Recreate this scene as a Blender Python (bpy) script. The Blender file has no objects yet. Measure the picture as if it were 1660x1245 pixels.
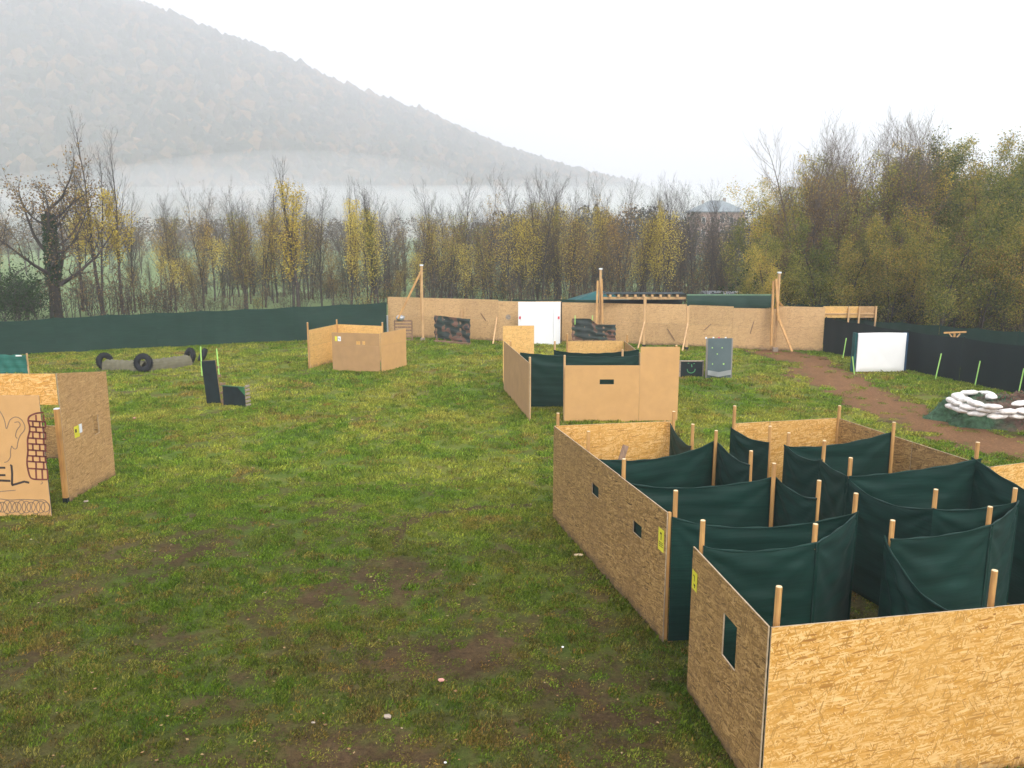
import bpy, bmesh, math, random
import numpy as np
from mathutils import Vector, Matrix
random.seed(7); rng = np.random.default_rng(7)
sc = bpy.context.scene
COL = sc.collection
R = math.radians

# ------------------------------------------------------------------ camera
F = 1340.0; TH = math.atan(252/1340); CH = 6.0
cam = bpy.data.cameras.new('camera'); co = bpy.data.objects.new('camera', cam); COL.objects.link(co)
cam.sensor_width = 36; cam.lens = F/1660*36; cam.clip_end = 5000; cam.clip_start = .1
co.location = (0, 0, CH); co.rotation_euler = (R(90)-TH, 0, 0)
sc.camera = co

# ------------------------------------------------------------------ light
SUN_EL, SUN_AZ = 38, 158          # azimuth clockwise from +Y (behind the camera, to the right)
w = bpy.data.worlds.new('World'); sc.world = w; w.use_nodes = True
nt = w.node_tree; nt.nodes.clear()
sky = nt.nodes.new('ShaderNodeTexSky'); sky.sky_type = 'NISHITA'; sky.sun_disc = False
sky.sun_elevation = R(SUN_EL); sky.sun_rotation = R(SUN_AZ); sky.air_density = 1.0; sky.dust_density = 6; sky.ozone_density = 1
hs = nt.nodes.new('ShaderNodeHueSaturation'); hs.inputs['Saturation'].default_value = .12
mx = nt.nodes.new('ShaderNodeMix'); mx.data_type = 'RGBA'; mx.inputs[0].default_value = .85
mx.inputs[7].default_value = (12.7, 12.7, 14.0, 1)      # even overcast layer over the clear sky
bgn = nt.nodes.new('ShaderNodeBackground'); bgn.inputs['Strength'].default_value = .1
wo = nt.nodes.new('ShaderNodeOutputWorld')
nt.links.new(sky.outputs[0], hs.inputs['Color']); nt.links.new(hs.outputs[0], mx.inputs[6])
nt.links.new(mx.outputs[2], bgn.inputs['Color']); nt.links.new(bgn.outputs[0], wo.inputs['Surface'])
sl = bpy.data.lights.new('sun', 'SUN'); so = bpy.data.objects.new('sun', sl); COL.objects.link(so)
sl.energy = 1.5; sl.angle = R(25); sl.color = (1, .94, .84)
sd = Vector((math.sin(R(SUN_AZ))*math.cos(R(SUN_EL)), math.cos(R(SUN_AZ))*math.cos(R(SUN_EL)), math.sin(R(SUN_EL))))
so.rotation_euler = sd.to_track_quat('Z', 'Y').to_euler(); so.location = (20, -20, 40)
vs = sc.view_settings; vs.view_transform = 'Standard'; vs.look = 'None'; vs.exposure = 0.6; vs.gamma = 1; vs.use_curve_mapping = False
sc.cycles.volume_bounces = 5; sc.cycles.max_bounces = 8; sc.cycles.diffuse_bounces = 3
sc.cycles.transparent_max_bounces = 8
HAZE_DENSITY = .00105

# ------------------------------------------------------------------ measuring helpers (survey of the photograph)
def ray(px, py):
    u = px-830; v = 622.5-py
    return Vector((u, F*math.cos(TH)+v*math.sin(TH), -F*math.sin(TH)+v*math.cos(TH)))
def P(px, py, z=0.0):
    d = ray(px, py); t = (z-CH)/d.z; return Vector((d.x*t, d.y*t))
def AT(px, D): # ground xy at depth D
    return Vector(((px-830)*D/(F*math.cos(TH)+0*math.sin(TH))*1.0, D))
def ZD(py, D):
    v = 622.5-py
    return CH + (-F*math.sin(TH)+v*math.cos(TH))*D/(F*math.cos(TH)+v*math.sin(TH))
def XD(px, py, D):
    d = ray(px, py); return d.x*D/d.y
def PD(px, py, D): return Vector((XD(px, py, D), D, ZD(py, D)))
def WS(p0, p1, px, py): # (s,z) of a pixel on the vertical plane p0-p1
    d = ray(px, py); a = Vector((p1[0]-p0[0], p1[1]-p0[1])); L = a.length; a /= L
    n = Vector((-a.y, a.x)); t = (n.x*p0[0]+n.y*p0[1])/(n.x*d.x+n.y*d.y)
    q = d*t; return ((q.x-p0[0])*a.x+(q.y-p0[1])*a.y, q.z+CH)

# ------------------------------------------------------------------ object helpers
def tag(o, label=None, cat=None, group=None, kind=None):
    if label: o['label'] = label
    if cat: o['category'] = cat
    if group: o['group'] = group
    if kind: o['kind'] = kind
    return o
def empty(name, loc, rz=0, **k):
    o = bpy.data.objects.new(name, None); COL.objects.link(o); o.location = (loc[0], loc[1], loc[2] if len(loc) > 2 else 0)
    o.rotation_euler = (0, 0, rz); o.empty_display_size = .2
    return tag(o, **k)
def link(name, me, mat=None, parent=None, loc=(0, 0, 0), rz=0, rot=None, **k):
    o = bpy.data.objects.new(name, me); COL.objects.link(o)
    if mat and not me.materials: me.materials.append(mat)
    o.parent = parent; o.location = (loc[0], loc[1], loc[2] if len(loc) > 2 else 0)
    o.rotation_euler = rot if rot else (0, 0, rz)
    return tag(o, **k)
def mesh(name, vs, fs, smooth=False):
    me = bpy.data.meshes.new(name); me.from_pydata([tuple(v) for v in vs], [], fs); me.update()
    if smooth: me.polygons.foreach_set('use_smooth', [True]*len(me.polygons))
    return me
class MB:
    def __init__(s): s.v = []; s.f = []
    def box(s, c, d, rz=0):
        c = Vector(c); i = len(s.v); m = Matrix.Rotation(rz, 3, 'Z')
        for x in (-.5, .5):
            for y in (-.5, .5):
                for z in (-.5, .5): s.v.append(c+m@Vector((x*d[0], y*d[1], z*d[2])))
        s.f += [(i, i+1, i+3, i+2), (i+4, i+6, i+7, i+5), (i, i+4, i+5, i+1), (i+2, i+3, i+7, i+6), (i, i+2, i+6, i+4), (i+1, i+5, i+7, i+3)]
        return s
    def bar(s, p, q, wd, th=None, n=4, r2=None):
        p = Vector(p); q = Vector(q); z = (q-p).normalized()
        x = z.cross(Vector((0, 1, 0)) if abs(z.y) < .9 else Vector((1, 0, 0))).normalized(); y = z.cross(x)
        th = th or wd; i = len(s.v); r2 = r2 or 1
        for e, (c, k) in enumerate(((p, 1), (q, r2))):
            for j in range(n):
                a = 2*math.pi*(j+.5)/n; f = .5/math.cos(math.pi/n) if n == 4 else .5
                s.v.append(c+(x*math.cos(a)*wd+y*math.sin(a)*th)*f*k)
        s.f += [(i+j, i+(j+1) % n, i+n+(j+1) % n, i+n+j) for j in range(n)]
        s.f += [tuple(range(i+n-1, i-1, -1)), tuple(range(i+n, i+2*n))]
        return s
    def build(s, name, mat, parent=None, smooth=False, **k):
        o = link(name, mesh(name, s.v, s.f, smooth), mat, parent, **k); return o
def bevel(o, wd=.006):
    m = o.modifiers.new('bevel', 'BEVEL'); m.width = wd; m.segments = 1; m.limit_method = 'ANGLE'

# ------------------------------------------------------------------ materials
def newmat(name):
    m = bpy.data.materials.new(name); m.use_nodes = True; n = m.node_tree.nodes; l = m.node_tree.links
    return m, n, l, n['Principled BSDF']
def N(n, t, **kw):
    o = n.new(t)
    for k, v in kw.items(): setattr(o, k, v)
    return o
def mapping(n, l, src, scale, rot=(0, 0, 0), loc=None):
    m = N(n, 'ShaderNodeMapping'); m.inputs['Scale'].default_value = scale; m.inputs['Rotation'].default_value = rot
    l.new(src, m.inputs['Vector']); return m.outputs[0]
def ramp(n, l, src, stops, interp='LINEAR'):
    r = N(n, 'ShaderNodeValToRGB'); r.color_ramp.interpolation = interp
    e = r.color_ramp.elements
    while len(e) < len(stops): e.new(.5)
    for i, (p, c) in enumerate(stops): e[i].position = p; e[i].color = (*c, 1) if len(c) == 3 else c
    l.new(src, r.inputs[0]); return r.outputs[0]
def mixc(n, l, fac, a, b, mode='MIX'):
    m = N(n, 'ShaderNodeMix', data_type='RGBA', blend_type=mode)
    for s, x in ((0, fac), (6, a), (7, b)):
        if hasattr(x, 'links'): l.new(x, m.inputs[s])
        else: m.inputs[s].default_value = x if s == 0 else (*x, 1)
    return m.outputs[2]
def noise(n, l, vec, scale, detail=4, rough=.55):
    t = N(n, 'ShaderNodeTexNoise'); t.inputs['Scale'].default_value = scale; t.inputs['Detail'].default_value = detail; t.inputs['Roughness'].default_value = rough
    if vec is not None: l.new(vec, t.inputs['Vector'])
    return t.outputs['Fac']
def math_(n, l, op, a, b):
    m = N(n, 'ShaderNodeMath', operation=op)
    for i, x in enumerate((a, b)):
        if hasattr(x, 'links'): l.new(x, m.inputs[i])
        else: m.inputs[i].default_value = x
    return m.outputs[0]
def bump(n, l, h, b, strength=.3, dist=.01):
    bm = N(n, 'ShaderNodeBump'); bm.inputs['Strength'].default_value = strength; bm.inputs['Distance'].default_value = dist
    l.new(h, bm.inputs['Height']); l.new(bm.outputs[0], b.inputs['Normal'])
def objcoord(n, l, jitter=True):
    tc = N(n, 'ShaderNodeTexCoord'); oi = N(n, 'ShaderNodeObjectInfo')
    if not jitter: return tc.outputs['Object'], oi
    a = N(n, 'ShaderNodeVectorMath', operation='ADD'); c = N(n, 'ShaderNodeCombineXYZ')
    k = math_(n, l, 'MULTIPLY', oi.outputs['Random'], 37.0)
    for i in (0, 2): l.new(k, c.inputs[i])
    l.new(tc.outputs['Object'], a.inputs[0]); l.new(c.outputs[0], a.inputs[1])
    return a.outputs[0], oi
def plain(name, c, rough=.7, var=.15, scale=3, metal=0):
    m, n, l, b = newmat(name); v, oi = objcoord(n, l)
    f = noise(n, l, v, scale, 5)
    d = tuple(x*(1-var*1.6) for x in c); e = tuple(min(1, x*(1+var)) for x in c)
    l.new(ramp(n, l, f, [(.3, d), (.7, e)]), b.inputs['Base Color'])
    b.inputs['Roughness'].default_value = rough; b.inputs['Metallic'].default_value = metal
    if max(c) < .16: b.inputs['Specular IOR Level'].default_value = .15
    return m
def osb(name, light, dark, mid, blotch, gap=.0, vert=False):
    m, n, l, b = newmat(name); v, oi = objcoord(n, l)
    base = None; hgt = None
    nz = N(n, 'ShaderNodeTexNoise'); nz.inputs['Scale'].default_value = 3.5; nz.inputs['Detail'].default_value = 1; l.new(v, nz.inputs['Vector'])
    dm = N(n, 'ShaderNodeVectorMath', operation='MULTIPLY_ADD'); l.new(nz.outputs['Color'], dm.inputs[0]); dm.inputs[1].default_value = (.06, 0, .06); l.new(v, dm.inputs[2])
    v2 = dm.outputs[0]
    layers = [(0.05, 9, 62, 1.0), (-.35, 12, 75, .5), (.42, 11, 70, .46), (-.9, 13, 85, .22), (1.35, 14, 90, .16), (.12, 8, 55, .4)]
    for i, (a, sx, sz, thr) in enumerate(layers):
        if vert: a += 1.57
        vec = mapping(n, l, mapping(n, l, v2, (1, .02, 1), (0, a, 0)), (sx, 1, sz))
        vo = N(n, 'ShaderNodeTexVoronoi'); vo.inputs['Scale'].default_value = 1; vo.inputs['Randomness'].default_value = .95
        l.new(vec, vo.inputs['Vector'])
        sep = N(n, 'ShaderNodeSeparateColor'); l.new(vo.outputs['Color'], sep.inputs[0])
        col = ramp(n, l, sep.outputs[0], [(0, dark), (.10, tuple(x*.8 for x in mid)), (.35, mid), (.7, tuple((x+y)/2 for x, y in zip(mid, light))), (1, light)])
        if base is None: base = col; hgt = sep.outputs[0]; continue
        mask = math_(n, l, 'LESS_THAN', sep.outputs[1], thr)
        base = mixc(n, l, mask, base, col)
        hm = N(n, 'ShaderNodeMix', data_type='FLOAT'); l.new(mask, hm.inputs[0]); l.new(hgt, hm.inputs[2]); l.new(sep.outputs[2], hm.inputs[3]); hgt = hm.outputs[0]
    # stray dark edge strands
    for a, sx, sz, thr, dk in ((1.3, 8, 80, .024, .5), (.8, 9, 90, .022, .6), (-1.15, 10, 95, .022, .55)):
        vec = mapping(n, l, mapping(n, l, v2, (1, .02, 1), (0, a, 0)), (sx, 1, sz))
        vo = N(n, 'ShaderNodeTexVoronoi'); vo.inputs['Scale'].default_value = 1; l.new(vec, vo.inputs['Vector'])
        sep = N(n, 'ShaderNodeSeparateColor'); l.new(vo.outputs['Color'], sep.inputs[0])
        base = mixc(n, l, math_(n, l, 'MULTIPLY', math_(n, l, 'LESS_THAN', sep.outputs[0], thr), .75), base, tuple(x*dk for x in mid))
    fine = noise(n, l, mapping(n, l, v, (14, 1, 150)), 1, 3)
    base = mixc(n, l, math_(n, l, 'MULTIPLY', fine, .35), base, tuple(x*.75 for x in mid))
    big = noise(n, l, v, 1.1, 4)
    base = mixc(n, l, ramp(n, l, big, [(.4, (0, 0, 0)), (.75, (.55, .55, .55))]), base, blotch)
    tcz = N(n, 'ShaderNodeNewGeometry'); sz_ = N(n, 'ShaderNodeSeparateXYZ'); l.new(tcz.outputs['Position'], sz_.inputs[0])
    dirt = math_(n, l, 'SUBTRACT', math_(n, l, 'MULTIPLY', noise(n, l, v, 5, 5, .7), .55), sz_.outputs[2])
    base = mixc(n, l, ramp(n, l, dirt, [(.06, (0, 0, 0)), (.26, (.75, .75, .75))]), base, (.075, .05, .03))
    st = noise(n, l, mapping(n, l, v, (7, 1, .7)), 1, 4, .6)
    base = mixc(n, l, ramp(n, l, st, [(.56, (0, 0, 0)), (.8, (.4, .4, .4))]), base, tuple(x*.55 for x in mid))
    hv = N(n, 'ShaderNodeHueSaturation'); l.new(base, hv.inputs['Color'])
    l.new(math_(n, l, 'ADD', math_(n, l, 'MULTIPLY', oi.outputs['Random'], .16), .92), hv.inputs['Value'])
    l.new(hv.outputs[0], b.inputs['Base Color']); b.inputs['Roughness'].default_value = .62
    bump(n, l, hgt, b, .25, .004)
    return m
def wood(name, c, d, rough=.6, scale=1):
    m, n, l, b = newmat(name); v, oi = objcoord(n, l)
    f = noise(n, l, mapping(n, l, v, (30*scale, 30*scale, 1.6*scale)), 1, 5)
    k = noise(n, l, v, 2.2, 3)
    c1 = ramp(n, l, f, [(.25, d), (.7, c)])
    c1 = mixc(n, l, ramp(n, l, k, [(.45, (0, 0, 0)), (.8, (.6, .6, .6))]), c1, tuple(x*.6 for x in d))
    l.new(c1, b.inputs['Base Color']); b.inputs['Roughness'].default_value = rough; bump(n, l, f, b, .3, .003)
    return m
def cloth(name, c, hi, rough=.55, streak=True, transl=.12):
    m, n, l, b = newmat(name); v, oi = objcoord(n, l)
    f = noise(n, l, mapping(n, l, v, (1.2, 1.2, 34)), 1, 5, .65)
    g = noise(n, l, mapping(n, l, v, (.5, .5, 1.2)), 2, 4)
    c1 = ramp(n, l, f, [(.30, c), (.75, hi)])
    c1 = mixc(n, l, ramp(n, l, g, [(.35, (0, 0, 0)), (.8, (.55, .55, .55))]), c1, tuple(x*.7 for x in c))
    b.inputs['Roughness'].default_value = rough
    l.new(c1, b.inputs['Base Color']); b.inputs['Sheen Weight'].default_value = .03; b.inputs['Specular IOR Level'].default_value = .16
    bump(n, l, f, b, .25, .004)
    tr = N(n, 'ShaderNodeBsdfTranslucent'); l.new(c1, tr.inputs['Color'])
    ms = N(n, 'ShaderNodeMixShader'); ms.inputs[0].default_value = transl
    l.new(b.outputs[0], ms.inputs[1]); l.new(tr.outputs[0], ms.inputs[2]); l.new(ms.outputs[0], n['Material Output'].inputs['Surface'])
    return m
def leafmat(name, stops, dens=.8):
    m, n, l, b = newmat(name); g = N(n, 'ShaderNodeNewGeometry')
    pos = noise(n, l, g.outputs['Position'], .45, 3)
    oi = N(n, 'ShaderNodeObjectInfo')
    f = math_(n, l, 'ADD', math_(n, l, 'MULTIPLY', g.outputs['Random Per Island'], .45), math_(n, l, 'MULTIPLY', pos, .55))
    f = math_(n, l, 'ADD', f, math_(n, l, 'MULTIPLY', math_(n, l, 'SUBTRACT', oi.outputs['Random'], .5), .35))
    c = ramp(n, l, f, stops)
    di = N(n, 'ShaderNodeBsdfDiffuse'); tr = N(n, 'ShaderNodeBsdfTranslucent'); l.new(c, di.inputs[0]); l.new(c, tr.inputs[0])
    ms = N(n, 'ShaderNodeMixShader'); ms.inputs[0].default_value = .35
    l.new(di.outputs[0], ms.inputs[1]); l.new(tr.outputs[0], ms.inputs[2]); l.new(ms.outputs[0], n['Material Output'].inputs['Surface'])
    n.remove(b); return m

M = {}
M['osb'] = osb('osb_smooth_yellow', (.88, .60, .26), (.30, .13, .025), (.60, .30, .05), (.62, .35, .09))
M['osb_pale'] = osb('osb_pale_yellow', (.80, .52, .19), (.45, .22, .06), (.68, .39, .11), (.70, .42, .14))
M['osb_brown'] = osb('osb_rough_brown_shaded', (.60, .375, .14), (.045, .022, .007), (.27, .15, .043), (.215, .122, .045))  # rough board side, colour darkened further for shade on left-facing walls
M['osb_mid'] = osb('osb_mid_tan', (.66, .42, .19), (.18, .085, .03), (.44, .25, .09), (.42, .24, .10))  # board tone between the yellow and the brown
M['osb_edge'] = plain('osb_cut_edge', (.40, .31, .20), .8, .2, 12)
M['tan'] = plain('tan_board_back', (.56, .32, .12), .75, .05, 2.5)
M['tan_shaded'] = plain('tan_board_shaded', (.40, .235, .10), .75, .07, 2.5)  # same tan board, shade of the left-facing walls put into its colour
M['fence_osb'] = osb('osb_fence_tan', (.66, .44, .21), (.32, .17, .07), (.55, .34, .15), (.50, .31, .14))
M['post'] = wood('post_timber', (.62, .36, .12), (.36, .17, .05))
M['post_pale'] = wood('pale_timber', (.66, .42, .2), (.45, .26, .11))
M['cut'] = plain('cut_timber_end', (.72, .55, .32), .8, .15, 20)
M['net'] = cloth('green_shade_net', (.004, .025, .019), (.011, .052, .040))
M['net_fence'] = cloth('fence_shade_net', (.011, .040, .029), (.021, .058, .043))
M['net_dark'] = cloth('fence_shade_net_dark', (.003, .011, .013), (.005, .018, .020), transl=.02)
M['net_teal'] = cloth('teal_netting', (.015, .12, .09), (.04, .2, .16))
M['canvas'] = cloth('grey_canvas', (.13, .125, .08), (.21, .19, .125), .8)
M['tarp'] = plain('teal_tarpaulin', (.012, .085, .085), .5, .2, 2)
M['rubber'] = plain('black_rubber', (.016, .018, .022), .6, .3, 6)
M['lime'] = plain('lime_paint', (.42, .75, .18), .5, .05)
M['white'] = plain('white_sheet', (.82, .82, .81), .6, .02, 2)
M['whiteboard'] = plain('white_board', (.8, .81, .82), .5, .03, 2)
M['black'] = plain('black_cladding', (.012, .022, .024), .6, .2)
M['greycloth'] = plain('grey_cladding', (.10, .135, .14), .7, .08, 2)
M['yellow'] = plain('yellow_sticker', (.72, .66, .05), .4, .05)
M['ink'] = plain('black_marker', (.05, .04, .035), .7, .1)
M['ink_thin'] = plain('thin_marker', (.2, .14, .09), .7, .1)
M['redink'] = plain('dark_red_paint', (.16, .035, .025), .7, .25, 9)
M['red'] = plain('red_tag', (.6, .05, .08), .5, .05)
M['stone'] = plain('pale_stone', (.33, .27, .21), .85, .2, 12)
M['pinkstone'] = plain('pink_brick_chip', (.62, .3, .24), .85, .2, 12)
M['sandbag'] = plain('white_sandbag', (.76, .72, .67), .7, .2, 7)
M['capw'] = plain('white_metal_cap', (.8, .82, .84), .35, .05)
M['metal_light'] = plain('grey_metal', (.4, .42, .43), .4, .1, 3, .5)
M['pallet'] = wood('pallet_boards', (.32, .2, .12), (.16, .09, .05))

# ------------------------------------------------------------------ numpy noise
def vnoise(x, y, seed=0):
    xi = np.floor(x).astype(np.int64); yi = np.floor(y).astype(np.int64); fx = x-xi; fy = y-yi
    fx = fx*fx*(3-2*fx); fy = fy*fy*(3-2*fy)
    def h(a, b):
        n = (a*374761393+b*668265263+seed*974711) & 0x7fffffff
        n = ((n ^ (n >> 13))*1274126177) & 0x7fffffff
        return ((n ^ (n >> 16)) & 0xffff)/65535.0
    return (h(xi, yi)*(1-fx)+h(xi+1, yi)*fx)*(1-fy)+(h(xi, yi+1)*(1-fx)+h(xi+1, yi+1)*fx)*fy
def fbm(x, y, s, seed=0, o=4):
    r = 0; a = .5; t = 0
    for i in range(o): r = r+a*vnoise(x*s+i*17.3, y*s-i*9.1, seed+i); t += a; a *= .55; s *= 2.07
    return r/t
def sstep(a, b, x):
    t = np.clip((x-a)/(b-a), 0, 1); return t*t*(3-2*t)
def dline(x, y, pts):
    d = np.full(np.shape(x), 1e9)
    for (ax, ay), (bx, by) in zip(pts[:-1], pts[1:]):
        vx, vy = bx-ax, by-ay; t = np.clip(((x-ax)*vx+(y-ay)*vy)/(vx*vx+vy*vy), 0, 1)
        d = np.minimum(d, np.hypot(x-ax-t*vx, y-ay-t*vy))
    return d
PATH = [tuple(P(*p)) for p in ((1262, 572), (1310, 585), (1345, 612), (1400, 640), (1480, 675), (1560, 702), (1680, 728), (1800, 745))]
ARC = [tuple(P(*p)) for p in ((640, 885), (648, 862), (668, 844), (700, 833), (760, 825), (850, 818))]
SOIL = [(P(700, 1060), .95, .75), (P(560, 1080), .7, .3), (P(360, 900), .9, .3), (P(640, 950), 1.2, .25), (P(1010, 1000), .9, .3), (P(90, 1060), .7, .35),
        (P(960, 1150), .9, .3), (P(620, 1230), .8, .3), (P(540, 970), .9, .25), (P(1500, 690), 1.2, .5), (P(760, 1080), .7, .35), (P(180, 815), .4, .3)]
def ground_look(x, y):
    """rgb base colour and bareness of the field at x,y"""
    big = fbm(x, y, .22, 3); med = fbm(x, y, .8, 11); fin = fbm(x, y, 3.1, 23); vf = fbm(x, y, 9, 31, 3)
    near = 1-sstep(13, 24, y)
    bare = sstep(.50, .72, med*.5+fin*.35+big*.15+near*.09)*.66
    for (c, r, s) in SOIL:
        d = np.hypot((x-c[0])/1.25, y-c[1])
        bare = bare+s*(1-sstep(r*.2, r*1.3, d))*(.45+1.1*fin)
    dp = dline(x, y, PATH)
    path = (1-sstep(.75, 1.55, dp+(fin-.5)*2.2+(med-.5)*1.4))
    arc = (1-sstep(.05, .2, dline(x, y, ARC)+(fin-.5)*.12))*.9
    bare = np.clip(bare+arc, 0, 1)
    lush = np.array([.112, .196, .021]); yel = np.array([.265, .278, .05]); dry = np.array([.26, .165, .055]); soil = np.array([.058, .034, .018]); rs = np.array([.205, .098, .052])
    c = lush+(yel-lush)*np.clip(sstep(.36, .66, fbm(x, y, .5, 41)*.6+fin*.4)*(.5+.5*sstep(12, 26, y)), 0, 1)[..., None]
    dr = sstep(.56, .72, fbm(x, y, .6, 51)*.45+fbm(x, y, 2.6, 57)*.55)*.75
    c = c+(dry-c)*dr[..., None]
    c = c*(.72+.56*vf)[..., None]
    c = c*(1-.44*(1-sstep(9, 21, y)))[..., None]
    bn = (sstep(.47, .62, fbm(x, y, .9, 63)*.5+fbm(x, y, 4.3, 67)*.5)*.6*(1-sstep(11, 22, y)))[..., None]; c = c+(np.array([.105, .07, .03])-c)*bn
    moss = np.clip(sstep(.45, .7, fbm(x, y, 1.7, 77))*.5, 0, 1)[..., None]
    sl = soil*(.7+.6*vf)[..., None]; sl = sl+(np.array([.11, .066, .035])-sl)*moss
    sl = sl+(rs*(.75+.5*fin)[..., None]-sl)*path[..., None]
    return c, np.maximum(np.clip(bare, 0, 1), path*1.7), sl
def gz(x, y):
    inside = (1-sstep(44, 50, y))*(1-sstep(22, 26, np.abs(x)))
    return (fbm(x, y, 1.5, 71, 3)-.5)*.045*inside

# ------------------------------------------------------------------ ground
def build_ground():
    xs = np.concatenate([-np.geomspace(1450, 26.6, 26), np.arange(-26, -12, .5), np.arange(-12, 19.01, .16), np.arange(19.5, 30, .5), np.geomspace(31, 1450, 24)])
    ys = np.concatenate([[-90, -60, -20, -5, 0, 3, 5], np.arange(6, 22, .13), np.arange(22, 50, .28), np.geomspace(51, 2150, 44)])
    X, Y = np.meshgrid(xs, ys); nx, ny = len(xs), len(ys)
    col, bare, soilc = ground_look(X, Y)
    mead = sstep(46, 52, Y)+sstep(24, 30, np.abs(X)); mead = np.clip(mead, 0, 1)
    mc = np.array([.17, .235, .10])*(.85+.3*fbm(X, Y, .05, 5))[..., None]
    col = col+(mc-col)*mead[..., None]
    Zz = gz(X, Y)
    me = bpy.data.meshes.new('ground'); V = np.stack([X, Y, Zz], -1).reshape(-1, 3)
    idx = np.arange(nx*ny).reshape(ny, nx)
    Fc = np.stack([idx[:-1, :-1], idx[:-1, 1:], idx[1:, 1:], idx[1:, :-1]], -1).reshape(-1, 4)
    me.vertices.add(len(V)); me.vertices.foreach_set('co', V.ravel())
    me.loops.add(Fc.size); me.loops.foreach_set('vertex_index', Fc.ravel())
    me.polygons.add(len(Fc)); me.polygons.foreach_set('loop_start', np.arange(0, Fc.size, 4)); me.polygons.foreach_set('loop_total', np.full(len(Fc), 4))
    me.update(); me.validate()
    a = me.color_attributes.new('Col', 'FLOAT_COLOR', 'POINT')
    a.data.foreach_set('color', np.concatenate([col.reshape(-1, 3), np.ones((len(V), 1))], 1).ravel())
    a = me.color_attributes.new('Soil', 'FLOAT_COLOR', 'POINT')
    a.data.foreach_set('color', np.concatenate([soilc.reshape(-1, 3), np.ones((len(V), 1))], 1).ravel())
    a = me.attributes.new('bare', 'FLOAT', 'POINT'); a.data.foreach_set('value', (bare*(1-mead)).ravel().astype(np.float32))
    a = me.attributes.new('lawn', 'FLOAT', 'POINT'); a.data.foreach_set('value', (1-mead).ravel().astype(np.float32))
    me.polygons.foreach_set('use_smooth', [True]*len(me.polygons))
    m, n, l, b = newmat('field_ground')
    at = N(n, 'ShaderNodeVertexColor', layer_name='Col'); g = N(n, 'ShaderNodeNewGeometry')
    f1 = noise(n, l, g.outputs['Position'], 14, 5, .7); f2 = noise(n, l, g.outputs['Position'], 55, 3, .6)
    sa = N(n, 'ShaderNodeVertexColor', layer_name='Soil'); ba = N(n, 'ShaderNodeAttribute', attribute_name='bare'); la = N(n, 'ShaderNodeAttribute', attribute_name='lawn')
    f3 = noise(n, l, g.outputs['Position'], 5, 6, .75)
    gc = mixc(n, l, math_(n, l, 'MULTIPLY', la.outputs['Fac'], .38), at.outputs[0], (.03, .028, .012))
    edge = ramp(n, l, math_(n, l, 'ADD', ba.outputs['Fac'], math_(n, l, 'MULTIPLY', math_(n, l, 'SUBTRACT', f3, .5), 1.5)), [(.18, (0, 0, 0)), (.8, (.9, .9, .9))])
    c = mixc(n, l, edge, gc, sa.outputs[0])
    c = mixc(n, l, 1.0, c, ramp(n, l, f1, [(.25, (.5, .5, .5)), (.75, (1.5, 1.5, 1.45))]), 'MULTIPLY')
    c = mixc(n, l, 1.0, c, ramp(n, l, f2, [(.3, (.6, .6, .6)), (.7, (1.3, 1.3, 1.3))]), 'MULTIPLY')
    l.new(c, b.inputs['Base Color']); b.inputs['Roughness'].default_value = .95; b.inputs['Specular IOR Level'].default_value = .1
    bump(n, l, f1, b, .8, .05)
    link('ground', me, m, kind='structure')
build_ground()

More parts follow.
